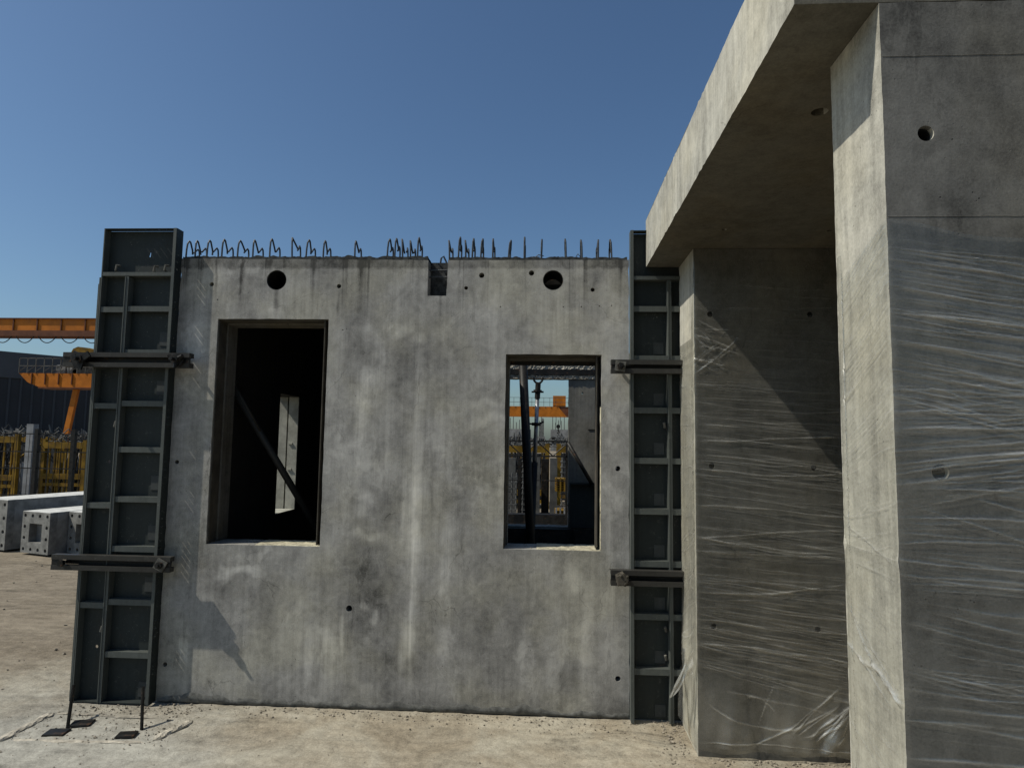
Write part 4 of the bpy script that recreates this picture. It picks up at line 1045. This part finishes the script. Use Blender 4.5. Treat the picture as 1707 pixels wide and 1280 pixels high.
for k in range(10): tube(bm, [(-38 + k * .62, 44.97, 6.1), (-37.5 + k * .62, 44.97, 6.45)], .02, 4)
build('railing', bm, M['pipe'], c2_)
bm = bmesh.new(); box(bm, -35.4, -34.7, 45.2, 45.9, 6.005, 6.6); box(bm, -34.55, -34.2, 45.2, 45.9, 6.005, 6.5); box(bm, -34.1, -33.8, 45.2, 45.9, 6.005, 6.3); tube(bm, [(-35.05, 45.1, 6.45), (-35.05, 45.0, 6.45)], .18, 12)
build('winch', bm, M['greypost'], c2_)
cab = [(-34.3, 6.6), (-34.3, 7.5), (-34.15, 7.8), (-33.8, 7.95), (-32.9, 7.85), (-32, 7.5), (-31, 7.2), (-31, 6.6)]
build('cab', plate(cab, [], 45.1, 46.1, 'y'), M['yellow'], c2_)
build('cab_base', bx(-34.2, -31.1, 45.2, 46.0, 6.006, 6.598), M['pipe'], c2_)
bm = bmesh.new(); mt = Matrix()
pts = [(-34.02, 4.89), (-33.66, 4.89), (-34.40, .0), (-34.80, .0)]
plate(pts, [], 45.2, 45.45, 'y', bm); build('leg', bm, M['orange'], c2_)
bm = bmesh.new(); plate([(-32.6, 4.89), (-32.1, 4.89), (-31.4, 0), (-31.9, 0)], [], 45.2, 45.9, 'y', bm); build('leg', bm, M['orange'], c2_)
# third crane, seen through the right-hand window
c3 = thing('gantry_crane', (-6, 90, 0), 'orange overhead girder with trolley box and hook, seen through the right-hand window', 'crane', 'orange gantry cranes')
build('girder', plate([(-26, 5.05), (2.6, 5.05), (1.4, 6.45), (-26, 6.45)], [], 90, 91.2, 'y'), M['orange'], c3)
build('girder_end', plate([(2.602, 5.05), (2.9, 5.05), (2.9, 6.45), (1.402, 6.45)], [], 90.1, 91.1, 'y'), M['orangedk'], c3)
build('trolley_box', bx(.7, 2.45, 90.2, 91.0, 6.5, 7.95), M['orange'], c3)
bm = bmesh.new()
for k in range(34): box(bm, -26 + k * .82, -25.95 + k * .82, 89.9, 89.95, 6.46, 7.65)
for z in (7.0, 7.62): box(bm, -26, 2.9, 89.9, 89.95, z, z + .05)
build('railing', bm, M['pipe'], c3)
bm = bmesh.new()
for x in (1.15, 1.75): tube(bm, [(x, 90.5, 5.04), (x - .02, 90.5, 3.95)], .035, 5)
build('hoist_rope', bm, M['black'], c3)
bm = bmesh.new(); tube(bm, [(1.45, 90.3, 3.75), (1.45, 90.7, 3.75)], .28, 12); tube(bm, [(1.45, 90.5, 3.5), (1.45, 90.5, 3.2), (1.6, 90.5, 2.95), (1.45, 90.5, 2.8), (1.3, 90.5, 2.9)], .09, 6)
build('hook_block', bm, M['black'], c3)
for x in (-26, 9): 
    build('leg', bx(x, x + .8, 90.2, 91.0, 0, 5.04), M['orange'], c3)
build('girder_tail', bx(2.902, 9.8, 90.2, 91.0, 5.1, 6.3), M['orange'], c3)
for i, (x0, x1, zt, lab) in enumerate(((-7.2, -3.2, 3.9, 'left'), (-1.9, -.5, 3.6, 'middle'), (.55, 7.5, 3.9, 'right'))):
    t = thing('unfinished_building', ((x0 + x1) / 2, 120, 0), 'far unfinished concrete block with upright rebar, %s one in the right-hand window view' % lab, 'building', 'unfinished blocks far behind the window')
    build('wall', bx(x0, x1, 120, 126, 0, zt - (1.0 if i == 1 else 0)), M['far'], t)
    rd = random.Random(i + 40); bm = bmesh.new()
    for k in range(7 if i != 2 else 5):
        x = x0 + .3 + (x1 - x0 - .6) * (k / 6 if i != 2 else k / 12); box(bm, x, x + .12, 120.2, 120.32, zt - 1.1, zt + rd.uniform(1.2, 3.0))
    build('rebar_cluster', bm, M['pipe'], t)
    bm = bmesh.new()
    for k in range(3): box(bm, x0 + .2 + k * .42 * (x1 - x0) / 1.4, x0 + .2 + k * .42 * (x1 - x0) / 1.4 + .22 * (x1 - x0), 119.9, 119.99, zt - 2.4, zt - 1.4)
    build('window', bm, M['black'], t)
